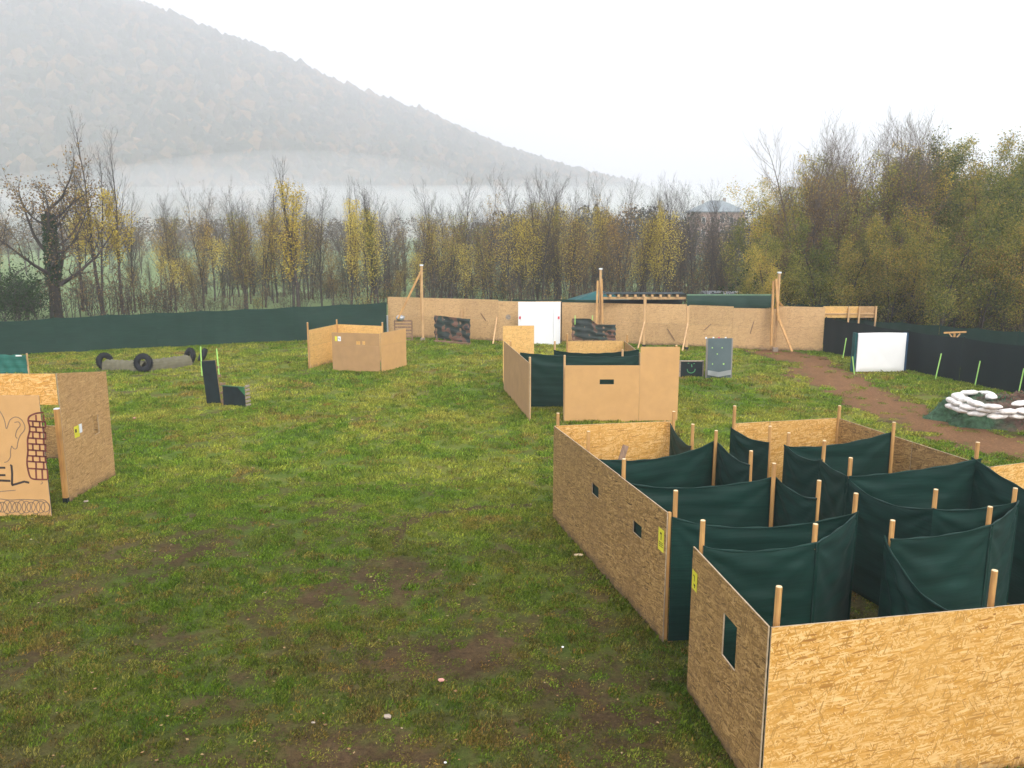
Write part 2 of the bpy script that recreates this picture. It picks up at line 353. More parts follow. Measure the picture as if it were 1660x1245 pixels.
def soft_rand(n): return rng.random(n)
def build_grass():
    # five tuft shapes (each a disc of short blades)
    gm, n, l, b = newmat('grass_blades')
    at = N(n, 'ShaderNodeAttribute', attribute_type='INSTANCER', attribute_name='tint')
    g = N(n, 'ShaderNodeNewGeometry')
    c = mixc(n, l, 1.0, at.outputs['Color'], ramp(n, l, g.outputs['Random Per Island'], [(0, (.4, .45, .4)), (.5, (1.0, 1.0, .95)), (1, (1.8, 1.6, 1.4))]), 'MULTIPLY')
    di = N(n, 'ShaderNodeBsdfDiffuse'); tr = N(n, 'ShaderNodeBsdfTranslucent'); l.new(c, di.inputs[0]); l.new(c, tr.inputs[0])
    ms = N(n, 'ShaderNodeMixShader'); ms.inputs[0].default_value = .3
    l.new(di.outputs[0], ms.inputs[1]); l.new(tr.outputs[0], ms.inputs[2]); l.new(ms.outputs[0], n['Material Output'].inputs['Surface']); n.remove(b)
    protos = []
    for k in range(5):
        vs = []; fs = []; nb = 46
        for i in range(nb):
            a = random.random()*6.28; r = .14*math.sqrt(random.random()); x = r*math.cos(a); y = r*math.sin(a)
            L = random.uniform(.025, .065)*(1.3 if random.random() < .12 else 1); wd = random.uniform(.004, .009)*(1.8 if k == 3 else 1)
            d = random.random()*6.28; lean = random.uniform(.3, 1.3); nx, ny = math.cos(d), math.sin(d)
            i0 = len(vs); tx, ty = -ny*wd, nx*wd
            vs += [(x-tx, y-ty, -.005), (x+tx, y+ty, -.005), (x+tx*.7+nx*L*.4*math.sin(lean), y+ty*.7+ny*L*.4*math.sin(lean), L*.55), (x+nx*L*math.sin(lean), y+ny*L*math.sin(lean), L*(.55+.45*math.cos(lean)))]
            fs += [(i0, i0+1, i0+2), (i0, i0+2, i0+3)]
        me = mesh('grass_tuft', vs, fs); me.materials.append(gm)
        protos.append(bpy.data.objects.new('grass_tuft', me))
    pts = []
    for (y0, y1, dens, sc_) in ((7.0, 12.5, 130, .8), (12.5, 19, 75, 1.0), (19, 29, 30, 1.35), (29, 49, 15, 1.8)):
        hw = lambda y: y*.66+1.5
        area = (hw(y0)+hw(y1))*(y1-y0); nn = int(area*dens)
        y = y0+(y1-y0)*rng.random(nn); x = (rng.random(nn)*2-1)*hw(y1)
        keep = np.abs(x) < hw(y); x = x[keep]; y = y[keep]
        pts.append(np.stack([x, y, np.full(len(x), sc_)], 1))
    for (a, b_) in WALLS+[(Vector(d0[:]), Vector(d1[:])), (pf0, pf1), (lf0, lf2), (r0, r1), (r1, r2)]:
        L_ = (b_-a).length; nn = int(L_*26); t_ = rng.random(nn); sg = np.where(rng.random(nn) < .5, -1, 1)*rng.uniform(.05, .16, nn); nx_, ny_ = -(b_.y-a.y)/L_, (b_.x-a.x)/L_
        pts.append(np.stack([a.x+(b_.x-a.x)*t_+nx_*sg, a.y+(b_.y-a.y)*t_+ny_*sg, rng.uniform(.8, 1.7, nn)], 1))
    pts = np.concatenate(pts); x, y = pts[:, 0], pts[:, 1]
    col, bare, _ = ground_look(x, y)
    thin = fbm(x, y, 2.2, 91)
    keep = (rng.random(len(x)) > np.clip((bare+(fbm(x, y, 6, 95)-.5)*.9)*1.5-.1, 0, 1)*np.where(bare > 1, .93, .72)) & (x > -26) & (x < 22) & (y < 47.5)
    keep &= rng.random(len(x)) < .3+1.2*thin
    x, y, col, s, bare = x[keep], y[keep], col[keep], pts[keep, 2], bare[keep]
    col = col*(1.15+.55*(rng.random(len(x))-.5))[:, None]+np.array([.012, .02, .0])*rng.random(len(x))[:, None]
    alt = np.array([[.24, .14, .045], [.05, .10, .012], [.23, .22, .06], [.10, .06, .028], [.12, .21, .02]])[rng.integers(0, 5, len(x))]
    wgt = (rng.random(len(x)) < .16+.36*(1-sstep(9, 18, y)))*rng.uniform(.3, .85, len(x)); col = col+(alt-col)*wgt[:, None]
    me = bpy.data.meshes.new('grass'); me.vertices.add(len(x))
    me.vertices.foreach_set('co', np.stack([x, y, gz(x, y)], 1).ravel())
    a = me.attributes.new('tint', 'FLOAT_COLOR', 'POINT'); a.data.foreach_set('color', np.concatenate([col, np.ones((len(x), 1))], 1).ravel())
    a = me.attributes.new('rot', 'FLOAT_VECTOR', 'POINT'); a.data.foreach_set('vector', np.stack([np.zeros(len(x)), np.zeros(len(x)), rng.random(len(x))*6.28], 1).ravel())
    hh = s*(.7+.7*rng.random(len(x)))
    a = me.attributes.new('scl', 'FLOAT_VECTOR', 'POINT'); a.data.foreach_set('vector', np.stack([s, s, hh*np.clip(1.15-bare, .4, 1)], 1).ravel())
    a = me.attributes.new('pick', 'INT', 'POINT'); a.data.foreach_set('value', rng.integers(0, 5, len(x)).astype(np.int32))
    o = link('grass', me, None, label='short patchy green and yellow lawn grass covering the playing field', cat='grass', kind='stuff')
    ng = bpy.data.node_groups.new('grass_scatter', 'GeometryNodeTree')
    ng.interface.new_socket('Geometry', in_out='INPUT', socket_type='NodeSocketGeometry'); ng.interface.new_socket('Geometry', in_out='OUTPUT', socket_type='NodeSocketGeometry')
    gi = ng.nodes.new('NodeGroupInput'); go = ng.nodes.new('NodeGroupOutput'); L = ng.links
    iop = ng.nodes.new('GeometryNodeInstanceOnPoints'); join = ng.nodes.new('GeometryNodeJoinGeometry')
    for p in reversed(protos):
        gti = ng.nodes.new('GeometryNodeObjectInfo'); gti.inputs['Object'].default_value = p; gti.inputs['As Instance'].default_value = True
        L.new(gti.outputs['Geometry'], join.inputs[0])
    def attr(nm, ty):
        q = ng.nodes.new('GeometryNodeInputNamedAttribute'); q.data_type = ty; q.inputs['Name'].default_value = nm; return q.outputs['Attribute']
    L.new(gi.outputs[0], iop.inputs['Points']); L.new(join.outputs[0], iop.inputs['Instance']); iop.inputs['Pick Instance'].default_value = True
    L.new(attr('pick', 'INT'), iop.inputs['Instance Index']); L.new(attr('rot', 'FLOAT_VECTOR'), iop.inputs['Rotation']); L.new(attr('scl', 'FLOAT_VECTOR'), iop.inputs['Scale'])
    L.new(iop.outputs[0], go.inputs[0])
    md = o.modifiers.new('scatter', 'NODES'); md.node_group = ng
    print('tufts', len(x))
WALLS = []

# ------------------------------------------------------------------ boards, posts, nets
def panel_mesh(L, H, th=.018, holes=(), top=None):
    xs = sorted({0, L, *[h[0] for h in holes], *[h[1] for h in holes]}); zs = sorted({0, H, *[h[2] for h in holes], *[h[3] for h in holes]})
    inh = lambda x, z: any(h[0] <= x <= h[1] and h[2] <= z <= h[3] for h in holes)
    vs = []; fs = []; ix = {}
    def V(x, y, z):
        k = (round(x, 4), y, round(z, 4))
        if k not in ix: ix[k] = len(vs); vs.append((x, y*th, z))
        return ix[k]
    def solid(i, j): return 0 <= i < len(xs)-1 and 0 <= j < len(zs)-1 and not inh((xs[i]+xs[i+1])/2, (zs[j]+zs[j+1])/2)
    sides = []
    for i in range(len(xs)-1):
        for j in range(len(zs)-1):
            if not solid(i, j): continue
            a, b, c, d = xs[i], xs[i+1], zs[j], zs[j+1]
            fs.append((V(a, -.5, c), V(b, -.5, c), V(b, -.5, d), V(a, -.5, d))); fs.append((V(b, .5, c), V(a, .5, c), V(a, .5, d), V(b, .5, d)))
            for (di, dj, p, q) in ((-1, 0, (a, d), (a, c)), (1, 0, (b, c), (b, d)), (0, -1, (a, c), (b, c)), (0, 1, (b, d), (a, d))):
                if not solid(i+di, j+dj):
                    sides.append(len(fs)); fs.append((V(p[0], .5, p[1]), V(q[0], .5, q[1]), V(q[0], -.5, q[1]), V(p[0], -.5, p[1])))
    me = mesh('panel', vs, fs)
    for s in sides: me.polygons[s].material_index = 1
    return me
def wall(p0, p1, H, mat, splits=(), holes=(), rows=None, th=.018, name='board_wall', edge='osb_edge', tops=None, panel='panel', battens=True, **k):
    """Row of boards standing from p0 to p1; holes in wall (s0,s1,z0,z1); splits at s"""
    p0 = Vector(p0); p1 = Vector(p1); L = (p1-p0).length; rz = math.atan2(p1.y-p0.y, p1.x-p0.x)
    WALLS.append((p0, p1)); t = empty(name, (p0.x, p0.y, 0), rz, **k)
    cuts = [0, *splits, L]; rws = [0.015, *(rows or []), H]
    for i, (a, b) in enumerate(zip(cuts[:-1], cuts[1:])):
        hh = tops[i] if tops else H
        for j, (c, d) in enumerate(zip(rws[:-1], rws[1:])):
            if j == len(rws)-2: d = d-H+hh
            hs_ = [(max(h[0]-a, 0), min(h[1]-a, b-a-.006), max(h[2]-c, 0), min(h[3]-c, d-c)) for h in holes if h[0] < b and h[1] > a and h[2] < d and h[3] > c]
            me = panel_mesh(b-a-.006, d-c-.005, th, hs_)
            me.materials.append(M[mat]); me.materials.append(M[edge])
            o = link(panel, me, None, t, (a+.003, (random.random()-.5)*.006, c)); o.rotation_euler = (random.uniform(-.004, .004), 0, random.uniform(-.003, .003))
    return t
def wpt(t, s, z, off=0): return t.matrix_basis @ Vector((s, off, z))

POSTG = 'timber posts holding the netting maze'
def post(xy, h, label, r=.04, mat='post', group=POSTG, lean=None, cap=False, sides=10, name='wooden_post'):
    lx, ly = lean or (random.uniform(-.02, .02), random.uniform(-.02, .02))
    t = empty(name, (xy[0], xy[1], 0), random.random()*3, label=label, cat='post', group=group)
    b = MB(); b.bar((0, 0, -.05), (lx, ly, h), r*2, n=sides, r2=.93); b.build('shaft', M[mat], t, smooth=False)
    c = MB(); c.bar((lx, ly, h), (lx, ly, h+.006), r*1.84, n=sides, r2=.9); c.build('cut_end' if not cap else 'metal_cap', M['capw' if cap else 'cut'], t)
    return t
def net(p0, p1, z0=1.95, z1=1.95, sag=.1, zb=.04, label='', group='green nets strung between the maze posts', mat='net', seed=0, amp=.03, hem=True, cat='netting', name='shade_net', drop=1.0, o0=0, o1=0):
    """sheet of shade netting hung between two posts"""
    p0 = Vector(p0[:2]); p1 = Vector(p1[:2]); L = (p1-p0).length; rz = math.atan2(p1.y-p0.y, p1.x-p0.x)
    t = empty(name, (p0.x, p0.y, 0), rz, label=label, cat=cat, group=group) if hem else None
    nx = max(12, int(L/.06)); nz = 44; r_ = random.Random(seed*13+5)
    ph = [r_.random()*6.28 for _ in range(12)]; bias = r_.uniform(.42, .58)
    vs = []; fs = []; topl = []
    for i in range(nx+1):
        u = i/nx
        u2 = u**(math.log(.5)/math.log(bias))
        zt = z0+(z1-z0)*u-sag*4*u2*(1-u2)
        for j in range(nz+1):
            v = j/nz; z = zb+(zt-zb)*(1-v)
            env = math.sin(math.pi*min(1, max(0, u)))**.6
            # folds fanning from the tied corners plus slack creases
            a1 = math.atan2(v*1.0, u*L/1.9+.06); a2 = math.atan2(v*1.0, (1-u)*L/1.9+.06)
            fold = math.sin(a1*13+ph[0])*math.exp(-1.7*u-1.1*v)+math.sin(a2*12+ph[1])*math.exp(-1.7*(1-u)-1.1*v)
            cre = math.sin(z*15+math.sin(u*L*1.3+ph[2])*1.3+ph[3])*.35+math.sin(z*31+u*L*.9+ph[4]+math.sin(u*5+ph[9]))*.2
            belly = -math.sin(math.pi*v)*.5*(1+.4*math.sin(u*6+ph[5]))
            tw = math.sin(u*L*2.2+ph[6]+v*1.4)*.35*v
            y = env*amp*(fold*1.05+cre*.75+belly+tw)+o0+(o1-o0)*u
            vs.append((u*L, y, z))
            if j == 0: topl.append(Vector((u*L, y, z)))
    for i in range(nx):
        for j in range(nz):
            a = i*(nz+1)+j; fs.append((a, a+1, a+nz+2, a+nz+1))
    me = mesh('netting', vs, fs, True)
    if not hem:
        return link(name, me, M[mat], None, (p0.x, p0.y, 0), rz, label=label, cat=cat, group=group)
    link('netting', me, M[mat], t)
    b = MB(); K = 5; hv = []; hf = []
    for i, p in enumerate(topl):
        rr = .011+.005*math.sin(i*.7+ph[7])
        for k_ in range(K):
            a = 6.283*k_/K; hv.append((p.x, p.y+rr*math.cos(a), p.z+rr*1.5*math.sin(a)-.006))
    for i in range(len(topl)-1):
        for k_ in range(K): hf.append((i*K+k_, i*K+(k_+1) % K, (i+1)*K+(k_+1) % K, (i+1)*K+k_))
    link('hem', mesh('hem', hv, hf, True), M[mat], t)
    return t

MH = 2.02
def mp(px, py, z=MH-.03): return P(px, py, z)
# --- board walls of the maze
A0, A1 = P(898, 690, MH), P(1083, 830, MH)
B1 = P(1092, 682, MH); C0, C1 = P(1124, 885, MH), P(1247, 1015, MH); D1 = P(1660, 978, MH); D1 = C1+(D1-C1)*1.35
E0, E1 = P(1190, 686, MH), P(1358, 677, MH); F1_ = P(1605, 757, MH); G1 = P(1660, 750, MH); G1 = F1_+(G1-F1_)*2.2
def hole(p0, p1, quad):
    a = [WS(p0, p1, *q) for q in quad]
    return (min(x[0] for x in a), max(x[0] for x in a), min(x[1] for x in a), max(x[1] for x in a))
sA = (P(1003, 770, MH)-A0).length
hA1 = WS(A0, A1, 965, 795); hA2 = WS(A0, A1, 1034, 858)
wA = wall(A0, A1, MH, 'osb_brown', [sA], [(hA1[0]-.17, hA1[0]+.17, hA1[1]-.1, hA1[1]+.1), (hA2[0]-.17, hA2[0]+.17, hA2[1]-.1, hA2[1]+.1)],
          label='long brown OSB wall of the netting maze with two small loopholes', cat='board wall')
for (ps, pz) in (hA1, hA2):
    MB().box((ps, .045, pz-.1), (.62, .02, .75)).build('net_patch', M['net'], wA)
BATT = MB(); LA = (A1-A0).length
BATT.box((LA-.03, .035, MH/2), (.05, .045, MH-.03)).build('batten', M['post'], wA)
wB = wall(A0+Vector((.02, .02)), B1, MH, 'osb', [], label='yellow OSB end wall of the maze nearest the tall tan bunker', cat='board wall')
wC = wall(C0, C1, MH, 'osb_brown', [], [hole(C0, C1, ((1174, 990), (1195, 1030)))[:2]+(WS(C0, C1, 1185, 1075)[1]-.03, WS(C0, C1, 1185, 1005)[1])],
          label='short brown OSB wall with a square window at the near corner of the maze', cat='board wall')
sD = WS(C1, D1, 1598, 1100)[0]
wD = wall(C1+Vector((.015, -.01)), D1, MH, 'osb', [sD], label='bright yellow OSB wall in the foreground at the bottom right corner', cat='board wall')
sE = WS(E0, E1, 1247, 700)[0]
wE = wall(E0, E1, MH, 'osb', [sE], label='yellow OSB wall at the back of the maze with a cut out square outline', cat='board wall')
hq = hole(E0, E1, ((1260, 719), (1279, 738)))
fr = MB()
for (a, b_, c, d) in ((hq[0], hq[1], hq[2], hq[2]+.012), (hq[0], hq[1], hq[3]-.012, hq[3]), (hq[0], hq[0]+.012, hq[2], hq[3]), (hq[1]-.012, hq[1], hq[2], hq[3])):
    fr.box(((a+b_)/2, -.0125, (c+d)/2), (b_-a, .005, d-c))
fr.build('hatch_outline', M['ink_thin'], wE)
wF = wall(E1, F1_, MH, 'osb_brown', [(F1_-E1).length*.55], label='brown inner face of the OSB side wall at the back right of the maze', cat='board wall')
wG = wall(F1_+Vector((.02, .02)), G1, MH, 'osb', label='yellow OSB wall piece at the right edge behind the netting', cat='board wall')

# stickers on the walls
def sticker(t, s, z, wd, ht, marks, mat='yellow', side=-1, label='yellow paper sticker'):
    b = MB(); b.box((s, side*.0125, z), (wd, .003, ht)); o = b.build('sticker', M[mat], t, label=label)
    if marks:
        c = MB()
        for (x, y, w_, h_) in marks: c.box((s+x*wd, side*.0148, z+y*ht), (w_*wd, .0014, h_*ht))
        c.build('print', M['ink'], o)
    return o
s_, z_ = WS(A0, A1, 1073, 875)
sticker(wA, s_, z_, .19, .34, [(-.05, .28, .25, .1), (0, .1, .1, .22), (.0, -.12, .7, .03), (0, -.2, .7, .035), (0, -.29, .7, .03)])
s_, z_ = WS(C0, C1, 1127, 941)
sticker(wC, s_+.01, z_, .17, .25, [(0, .12, .08, .3), (-.15, .25, .25, .05), (.05, -.22, .3, .1), (.1, -.3, .1, .12)])
# --- posts: (attach px, attach py, top py, label)
POSTS = {
 'p1': (900, 690, 670, 'post at the far left corner of the maze where brown and yellow boards meet'),
 'p2': (948, 727, 700, 'post behind the long brown wall nearest its far corner'),
 'p3': (1005, 773, 745, 'post behind the middle of the long brown wall where a net starts'),
 'p4': (1088, 832, 797, 'post at the near end of the long brown wall beside the yellow sticker'),
 'p5': (1091, 686, 666, 'post at the right end of the yellow wall nearest the tan bunker'),
 'p6': (1123, 712, 688, 'short looking post standing free on the grass at the first maze gap'),
 'p7': (1159, 716, 698, 'post with pale top where two nets meet just right of the first maze gap'),
 'p8': (1218, 748, 731, 'post ending the short net right of the first maze gap'),
 'p9': (1189, 691, 657, 'tall post at the left end of the back yellow wall'),
 'p10': (1246, 714, 690, 'dark post against the back yellow wall at the end of a sagging net'),
 'p11': (1278, 722, 702, 'post beside the square hatch outline on the back wall'),
 'p12': (1450, 700, 685, 'post in front of the brown inner side wall holding a raised net corner'),
 'p13': (1334, 744, 715, 'post in front of the back nets, second of the near row behind the middle'),
 'p14': (1255, 775, 751, 'tall visible post in the centre of the maze between two wide nets'),
 'p15': (1325, 806, 779, 'short post top right of the centre post with netting hiding its shaft'),
 'p16': (1378, 771, 742, 'post where the back right compartment nets begin'),
 'p17': (1383, 828, 800, 'post at the right end of the widest net in the near half'),
 'p18': (1319, 877, 849, 'post in the near left compartment closest to the small window wall'),
 'p19': (1513, 822, 794, 'post in the middle of the right half between dark nets'),
 'p20': (1583, 742, 717, 'post at the far right peak of the nets near the dirt path'),
 'p21': (1643, 812, 792, 'post nearest the right picture edge'),
 'p22': (1601, 848, 821, 'post second from the right picture edge in the near row'),
 'p23': (1444, 871, 843, 'post where the deeply sagging near net begins'),
 'p24': (1611, 975, 928, 'nearest right post standing behind the foreground yellow wall'),
 'p25': (1250, 1013, 955, 'nearest left post at the corner of the foreground yellow wall'),
 'p26': (1130, 890, 845, 'post at the near left corner above the small window wall'),
 'p27': (1358, 678, 657, 'post in the far right corner of the maze where the inner walls meet'),
}
PX = {}
ZO = {'p12': 2.14, 'p20': 2.16}
for k, (x, y, yt, lab) in POSTS.items():
    z = ZO[k] if k in ZO else MH-.02 if k in ('p1', 'p2', 'p3', 'p4', 'p5', 'p9', 'p25', 'p26', 'p27', 'p24') else MH-.07
    q = P(x, y, z); h = ZD(yt, q.y)
    if k in ('p1', 'p2', 'p3', 'p4', 'p26'): q = q+Vector((.06, .03))
    if k in ('p9', 'p10', 'p27', 'p5'): q = q+Vector((-.0, -.07))
    if k == 'p25': q = q+Vector((.06, .07))
    if k == 'p24': q = q+Vector((0, .06))
    PX[k] = q; post(q, h, lab, r=.036)
post(P(1427, 700, .3)+Vector((0, .6)), .01, 'stub', r=.01) if False else None
def N2(a, b, z0=MH-.07, z1=MH-.07, sag=.1, label='', seed=0, **k):
    q0 = PX[a] if isinstance(a, str) else a; q1 = PX[b] if isinstance(b, str) else b
    d = (q1-q0).normalized(); nn = Vector((-d.y, d.x)); sg = -1 if nn.y > 0 else 1
    f0 = .055 if a in ('p7', 'p14') else -.055; f1 = .055 if b in ('p7', 'p14', 'p12', 'p24') else -.055
    return net(q0-d*(.05 if isinstance(a, str) else 0), q1+d*.05, z0, z1, sag, label=label, seed=seed, o0=-f0*sg, o1=-f1*sg, **k)
N2(P(968, 742, MH-.05), 'p7', sag=.17, label='green net sagging from the long brown wall to the pale topped post', seed=1)
N2('p7', 'p8', z1=MH-.12, sag=.08, label='short green net running right from the pale topped post', seed=2)
N2('p5', 'p6', sag=.1, z0=MH-.02, z1=MH-.2, label='narrow dark net at the first gap beside the yellow end wall', seed=3)
N2('p9', 'p10', z0=MH-.03, sag=.08, label='narrow net hanging at the left end of the back yellow wall', seed=4)
N2('p3', 'p14', sag=.16, label='wide green net from the middle of the brown wall to the centre post', seed=5)
N2('p14', 'p15', sag=.08, label='net joining the centre post to the short post on its right', seed=6)
N2('p4', 'p17', sag=.2, label='widest green net starting at the yellow stickered wall end', seed=7)
N2(PX['p26'], 'p18', z0=MH+.03, sag=.1, label='near net from the window wall corner to the first inner post', seed=8)
N2('p18', 'p17', sag=.04, label='net closing the near left compartment on its right side', seed=9)
N2('p11', 'p12', z1=2.14, sag=.1, label='rear net rising to the raised corner before the brown side wall', seed=10)
N2('p11', 'p13', sag=.1, label='creased net hanging from beside the square hatch outline', seed=11)
N2('p13', 'p16', sag=.03, label='small net panel right of the second rear post', seed=12)
N2('p16', 'p20', z1=2.16, sag=.05, label='long back net rising to the far right peak', seed=13)
N2('p16', 'p19', sag=.2, label='dark net dipping between the back compartment posts', seed=14)
N2('p19', 'p21', sag=.07, label='net running to the post at the right picture edge', seed=15)
N2('p20', PX['p20']+(P(1660, 786, MH)-PX['p20'])*1.7, z0=2.16, sag=.08, label='net descending rightward from the far right peak out of the picture', seed=16)
N2('p23', 'p22', sag=.05, label='taut net behind the deep sagging near net', seed=17)
N2('p22', 'p21', sag=.03, label='short net linking the two posts nearest the right edge', seed=18)
N2('p23', 'p24', z1=MH-.1, sag=.42, label='deeply sagging blue green net right behind the foreground wall', seed=19, amp=.07)
# loose plank leaning in the first compartment
b = MB(); q = P(980, 752, 1.0)+Vector((.6, .9)); b.bar((0, 0, 0), (.62, .5, 1.75), .12, .03)
bb = b.build('plank', M['pallet'], None, loc=(*P(968, 745, 1.6), 0)); tag(bb, 'loose grey plank leaning inside the first compartment behind the brown wall', 'plank')

# ------------------------------------------------------------------ hut with drawn board on the left
h0, h1 = P(122, 815), P(187, 773)
hw_near = Vector(h0); HD = (h1-h0)
HH = 2.62
hutR = h1; RN = h0
def hutline(p, s): return p
# right side wall, lower at the near end than at the far end (sloping board seen from outside)
pf0, pf1 = P(113, 815), P(187, 773)
wHs = empty('hut', (pf0.x, pf0.y, 0), math.atan2(pf1.y-pf0.y, pf1.x-pf0.x), label='tall OSB hut with open doorway and drawn front board at the left edge', cat='hut')
LHs = (pf1-pf0).length
zn = ZD(640, pf0.y); sl_, zl_ = WS(pf0, pf1, 155, 690)
ZNR, ZFR = ZD(605, pf0.y), ZD(602, pf1.y)
me = panel_mesh(LHs, HH-.02, .02, [(sl_-.09, sl_+.12, zl_-.22, zl_+.22)]); me.materials.append(M['osb_mid']); me.materials.append(M['osb_edge'])
for v in me.vertices:
    if v.co.z > HH-.1: v.co.z = ZNR+(ZFR-ZNR)*v.co.x/LHs-.02
link('side_panel', me, None, wHs, (0, 0, .02))
MB().box((-.03, .05, 1.07), (.1, .1, 2.14)).build('door_post', M['post'], wHs)
MB().box((-.03, .05, 2.15), (.1, .1, .02)).build('metal_cap', M['capw'], wHs)
MB().box((-.03, .05, .06), (.11, .11, .14)).build('post_shoe', M['black'], wHs)
s_, z_ = WS(pf0, pf1, 124, 701); sticker(wHs, s_, z_+.02, .2, .26, [(-.2, .1, .3, .3)], 'yellow', -1)
sticker(wHs, s_+.14, z_+.06, .14, .2, None, 'whiteboard', -1, label='small white notice beside the yellow one')
inv = wHs.matrix_basis.inverted()
def hpart(name, a, b, z0, z1, mat, th=.02, holes=()):
    a = Vector((*a, 0)); b_ = Vector((*b, 0)); L = (b_-a).length
    me = panel_mesh(L, z1-z0, th, holes); me.materials.append(M[mat]); me.materials.append(M['osb_edge'])
    la = inv @ a; r = math.atan2(b_.y-a.y, b_.x-a.x)-wHs.rotation_euler.z
    return link(name, me, None, wHs, (la.x, la.y, z0), r)
# front lintel over the doorway and the far (back) wall
FA = Vector((XD(113, 605, pf0.y)-5.2, pf0.y+.02)); FB = Vector((pf0.x, pf0.y+.02))
fy = pf0.y+.9
hpart('lintel_panel', (pf0.x-5.5, pf0.y), (pf0.x-.02, pf0.y), ZD(656, pf0.y), ZNR-.01, 'osb')
hpart('back_panel', (pf1.x-4.2, pf1.y+1.6), (XD(118, 700, pf1.y+1.6), pf1.y+1.6), 0.02, ZD(690, pf1.y+1.6), 'osb_brown')
hpart('back_panel', (XD(118, 700, pf1.y+1.6)+.01, pf1.y+1.6), (XD(170, 700, pf1.y+1.6), pf1.y+1.6), 0.02, 2.3, 'osb_brown')
# drawn board
d0 = P(-150, 845); d1 = P(84, 838); d0.y = d1.y
dwH = 2.6
db = empty('drawn_board', (d0.x, d0.y, 0), 0, label='tan board with dark red brick drawing and black letters at the left edge', cat='board')
me = panel_mesh((d1-d0).length, dwH, .02); me.materials.append(M['tan']); me.materials.append(M['osb_edge']); link('panel', me, None, db, (0, 0, .02))
MB().box(((d1-d0).length-.04, .035, 1.2), (.045, .045, 2.3)).build('batten', M['black'], db)
def stroke(pts, wd, mat, parent=db, name='stroke', p0=d0, p1=d1, closed=False):
    """marker stroke through photo-measured points, laid on the board face"""
    q = [WS(p0, p1, *p) for p in pts]; vs = []; fs = []
    if closed: q.append(q[0])
    for i, (s, z) in enumerate(q):
        a = q[max(0, i-1)]; b_ = q[min(len(q)-1, i+1)]; dx, dz = b_[0]-a[0], b_[1]-a[1]; l_ = math.hypot(dx, dz) or 1
        nx, nz = -dz/l_*wd/2, dx/l_*wd/2
        vs += [(s+nx, -.0115, z+nz), (s-nx, -.0115, z-nz), (s+nx, -.0135, z+nz), (s-nx, -.0135, z-nz)]
    for i in range(len(q)-1):
        k = i*4; fs += [(k+2, k+3, k+7, k+6), (k, k+2, k+6, k+4), (k+3, k+1, k+5, k+7)]
    return vs, fs
def strokes(name, lst, wd, mat, parent=db, p0=d0, p1=d1):
    V_, F_ = [], []
    for s in lst:
        a, b_ = stroke(s, wd, mat, parent, name, p0, p1); k = len(V_); V_ += a; F_ += [tuple(i+k for i in f) for f in b_]
    link(name, mesh(name, V_, F_), M[mat], parent)
def crop(pts): return [(x*200/1083, 620+y*230/1245) for x, y in pts]
def dens(pts, n=6):
    out = []
    for (a, b_) in zip(pts[:-1], pts[1:]):
        for i in range(n): out.append((a[0]+(b_[0]-a[0])*i/n, a[1]+(b_[1]-a[1])*i/n))
    return out+[pts[-1]]
def smooth(pts, n=5):
    out = []; P_ = [pts[0]]+list(pts)+[pts[-1]]
    for i in range(1, len(P_)-2):
        for k in range(n):
            t = k/n; a, b_, c, d = P_[i-1], P_[i], P_[i+1], P_[i+2]
            out.append(tuple(.5*((2*b_[j])+(-a[j]+c[j])*t+(2*a[j]-5*b_[j]+4*c[j]-d[j])*t*t+(-a[j]+3*b_[j]-3*c[j]+d[j])*t**3) for j in (0, 1)))
    return out+[pts[-1]]
br = [crop(smooth([(385, 262), (320, 270), (265, 295), (250, 330), (262, 380), (262, 430), (245, 500), (248, 600), (240, 700), (255, 790), (280, 840), (350, 850), (420, 850)])),
      crop([(385, 262), (418, 450), (410, 600), (420, 760), (422, 850)])[3:4]*1 or []]
br = [br[0], crop([(418, 760), (424, 850)])]
rows = [(255, 335, 400), (262, 385, 405), (258, 430, 408), (246, 485, 410), (248, 535, 412), (246, 590, 414), (242, 640, 416), (244, 690, 418), (250, 752, 420)]
for i, (x0, y0, x1) in enumerate(rows): br.append(crop([(x0, y0), ((x0+x1)/2, y0+6), (x1, y0+10)]))
for i in range(len(rows)+0):
    y0 = rows[i-1][1] if i else 280; y1 = rows[i][1]
    for xx in ((318, 385) if i % 2 == 0 else (290, 350, 400)): br.append(crop([(xx, y0+4), (xx+3, y1+6)]))
for xx in (318, 372): br.append(crop([(xx, 760), (xx+4, 848)]))
strokes('brick_drawing', br, .035, 'redink')
strokes('letter', [crop([(-70, 745), (50, 747)]), crop([(-70, 810), (52, 812)]), crop([(-70, 745), (-72, 860)]), crop([(-70, 856), (95, 862)])], .045, 'ink')
strokes('letter', [crop([(92, 722), (104, 728), (110, 800), (108, 895)]), crop([(104, 900), (150, 888), (215, 868), (260, 878)])], .045, 'ink')
for s_1 in [crop(smooth([(-20, 225), (20, 280), (45, 340), (60, 405), (90, 330), (140, 302), (190, 325), (220, 380), (215, 420), (180, 465), (160, 520), (150, 575), (125, 580), (105, 555)])),
    crop(smooth([(130, 350), (165, 345), (180, 375), (150, 420), (140, 470), (155, 490)])), crop(smooth([(105, 555), (95, 600), (95, 650), (70, 690), (40, 700)])), crop(smooth([(-40, 960), (60, 950), (140, 944)])), crop(smooth([(360, 892), (376, 880), (368, 868)]))]: strokes('pen_drawing', [s_1], .016, 'ink_thin')
coil = []
for k in range(12):
    cx = -60+k*42; coil.append(crop([(cx+38*math.cos(a*.5236), 1092+(60-8*(k % 3))*math.sin(a*.5236)) for a in range(13)]))
strokes('coil_drawing', coil+[crop(smooth([(0, 1020), (100, 1030), (200, 1025), (330, 1030), (400, 1035), (440, 1100), (430, 1150)]))], .017, 'ink_thin')
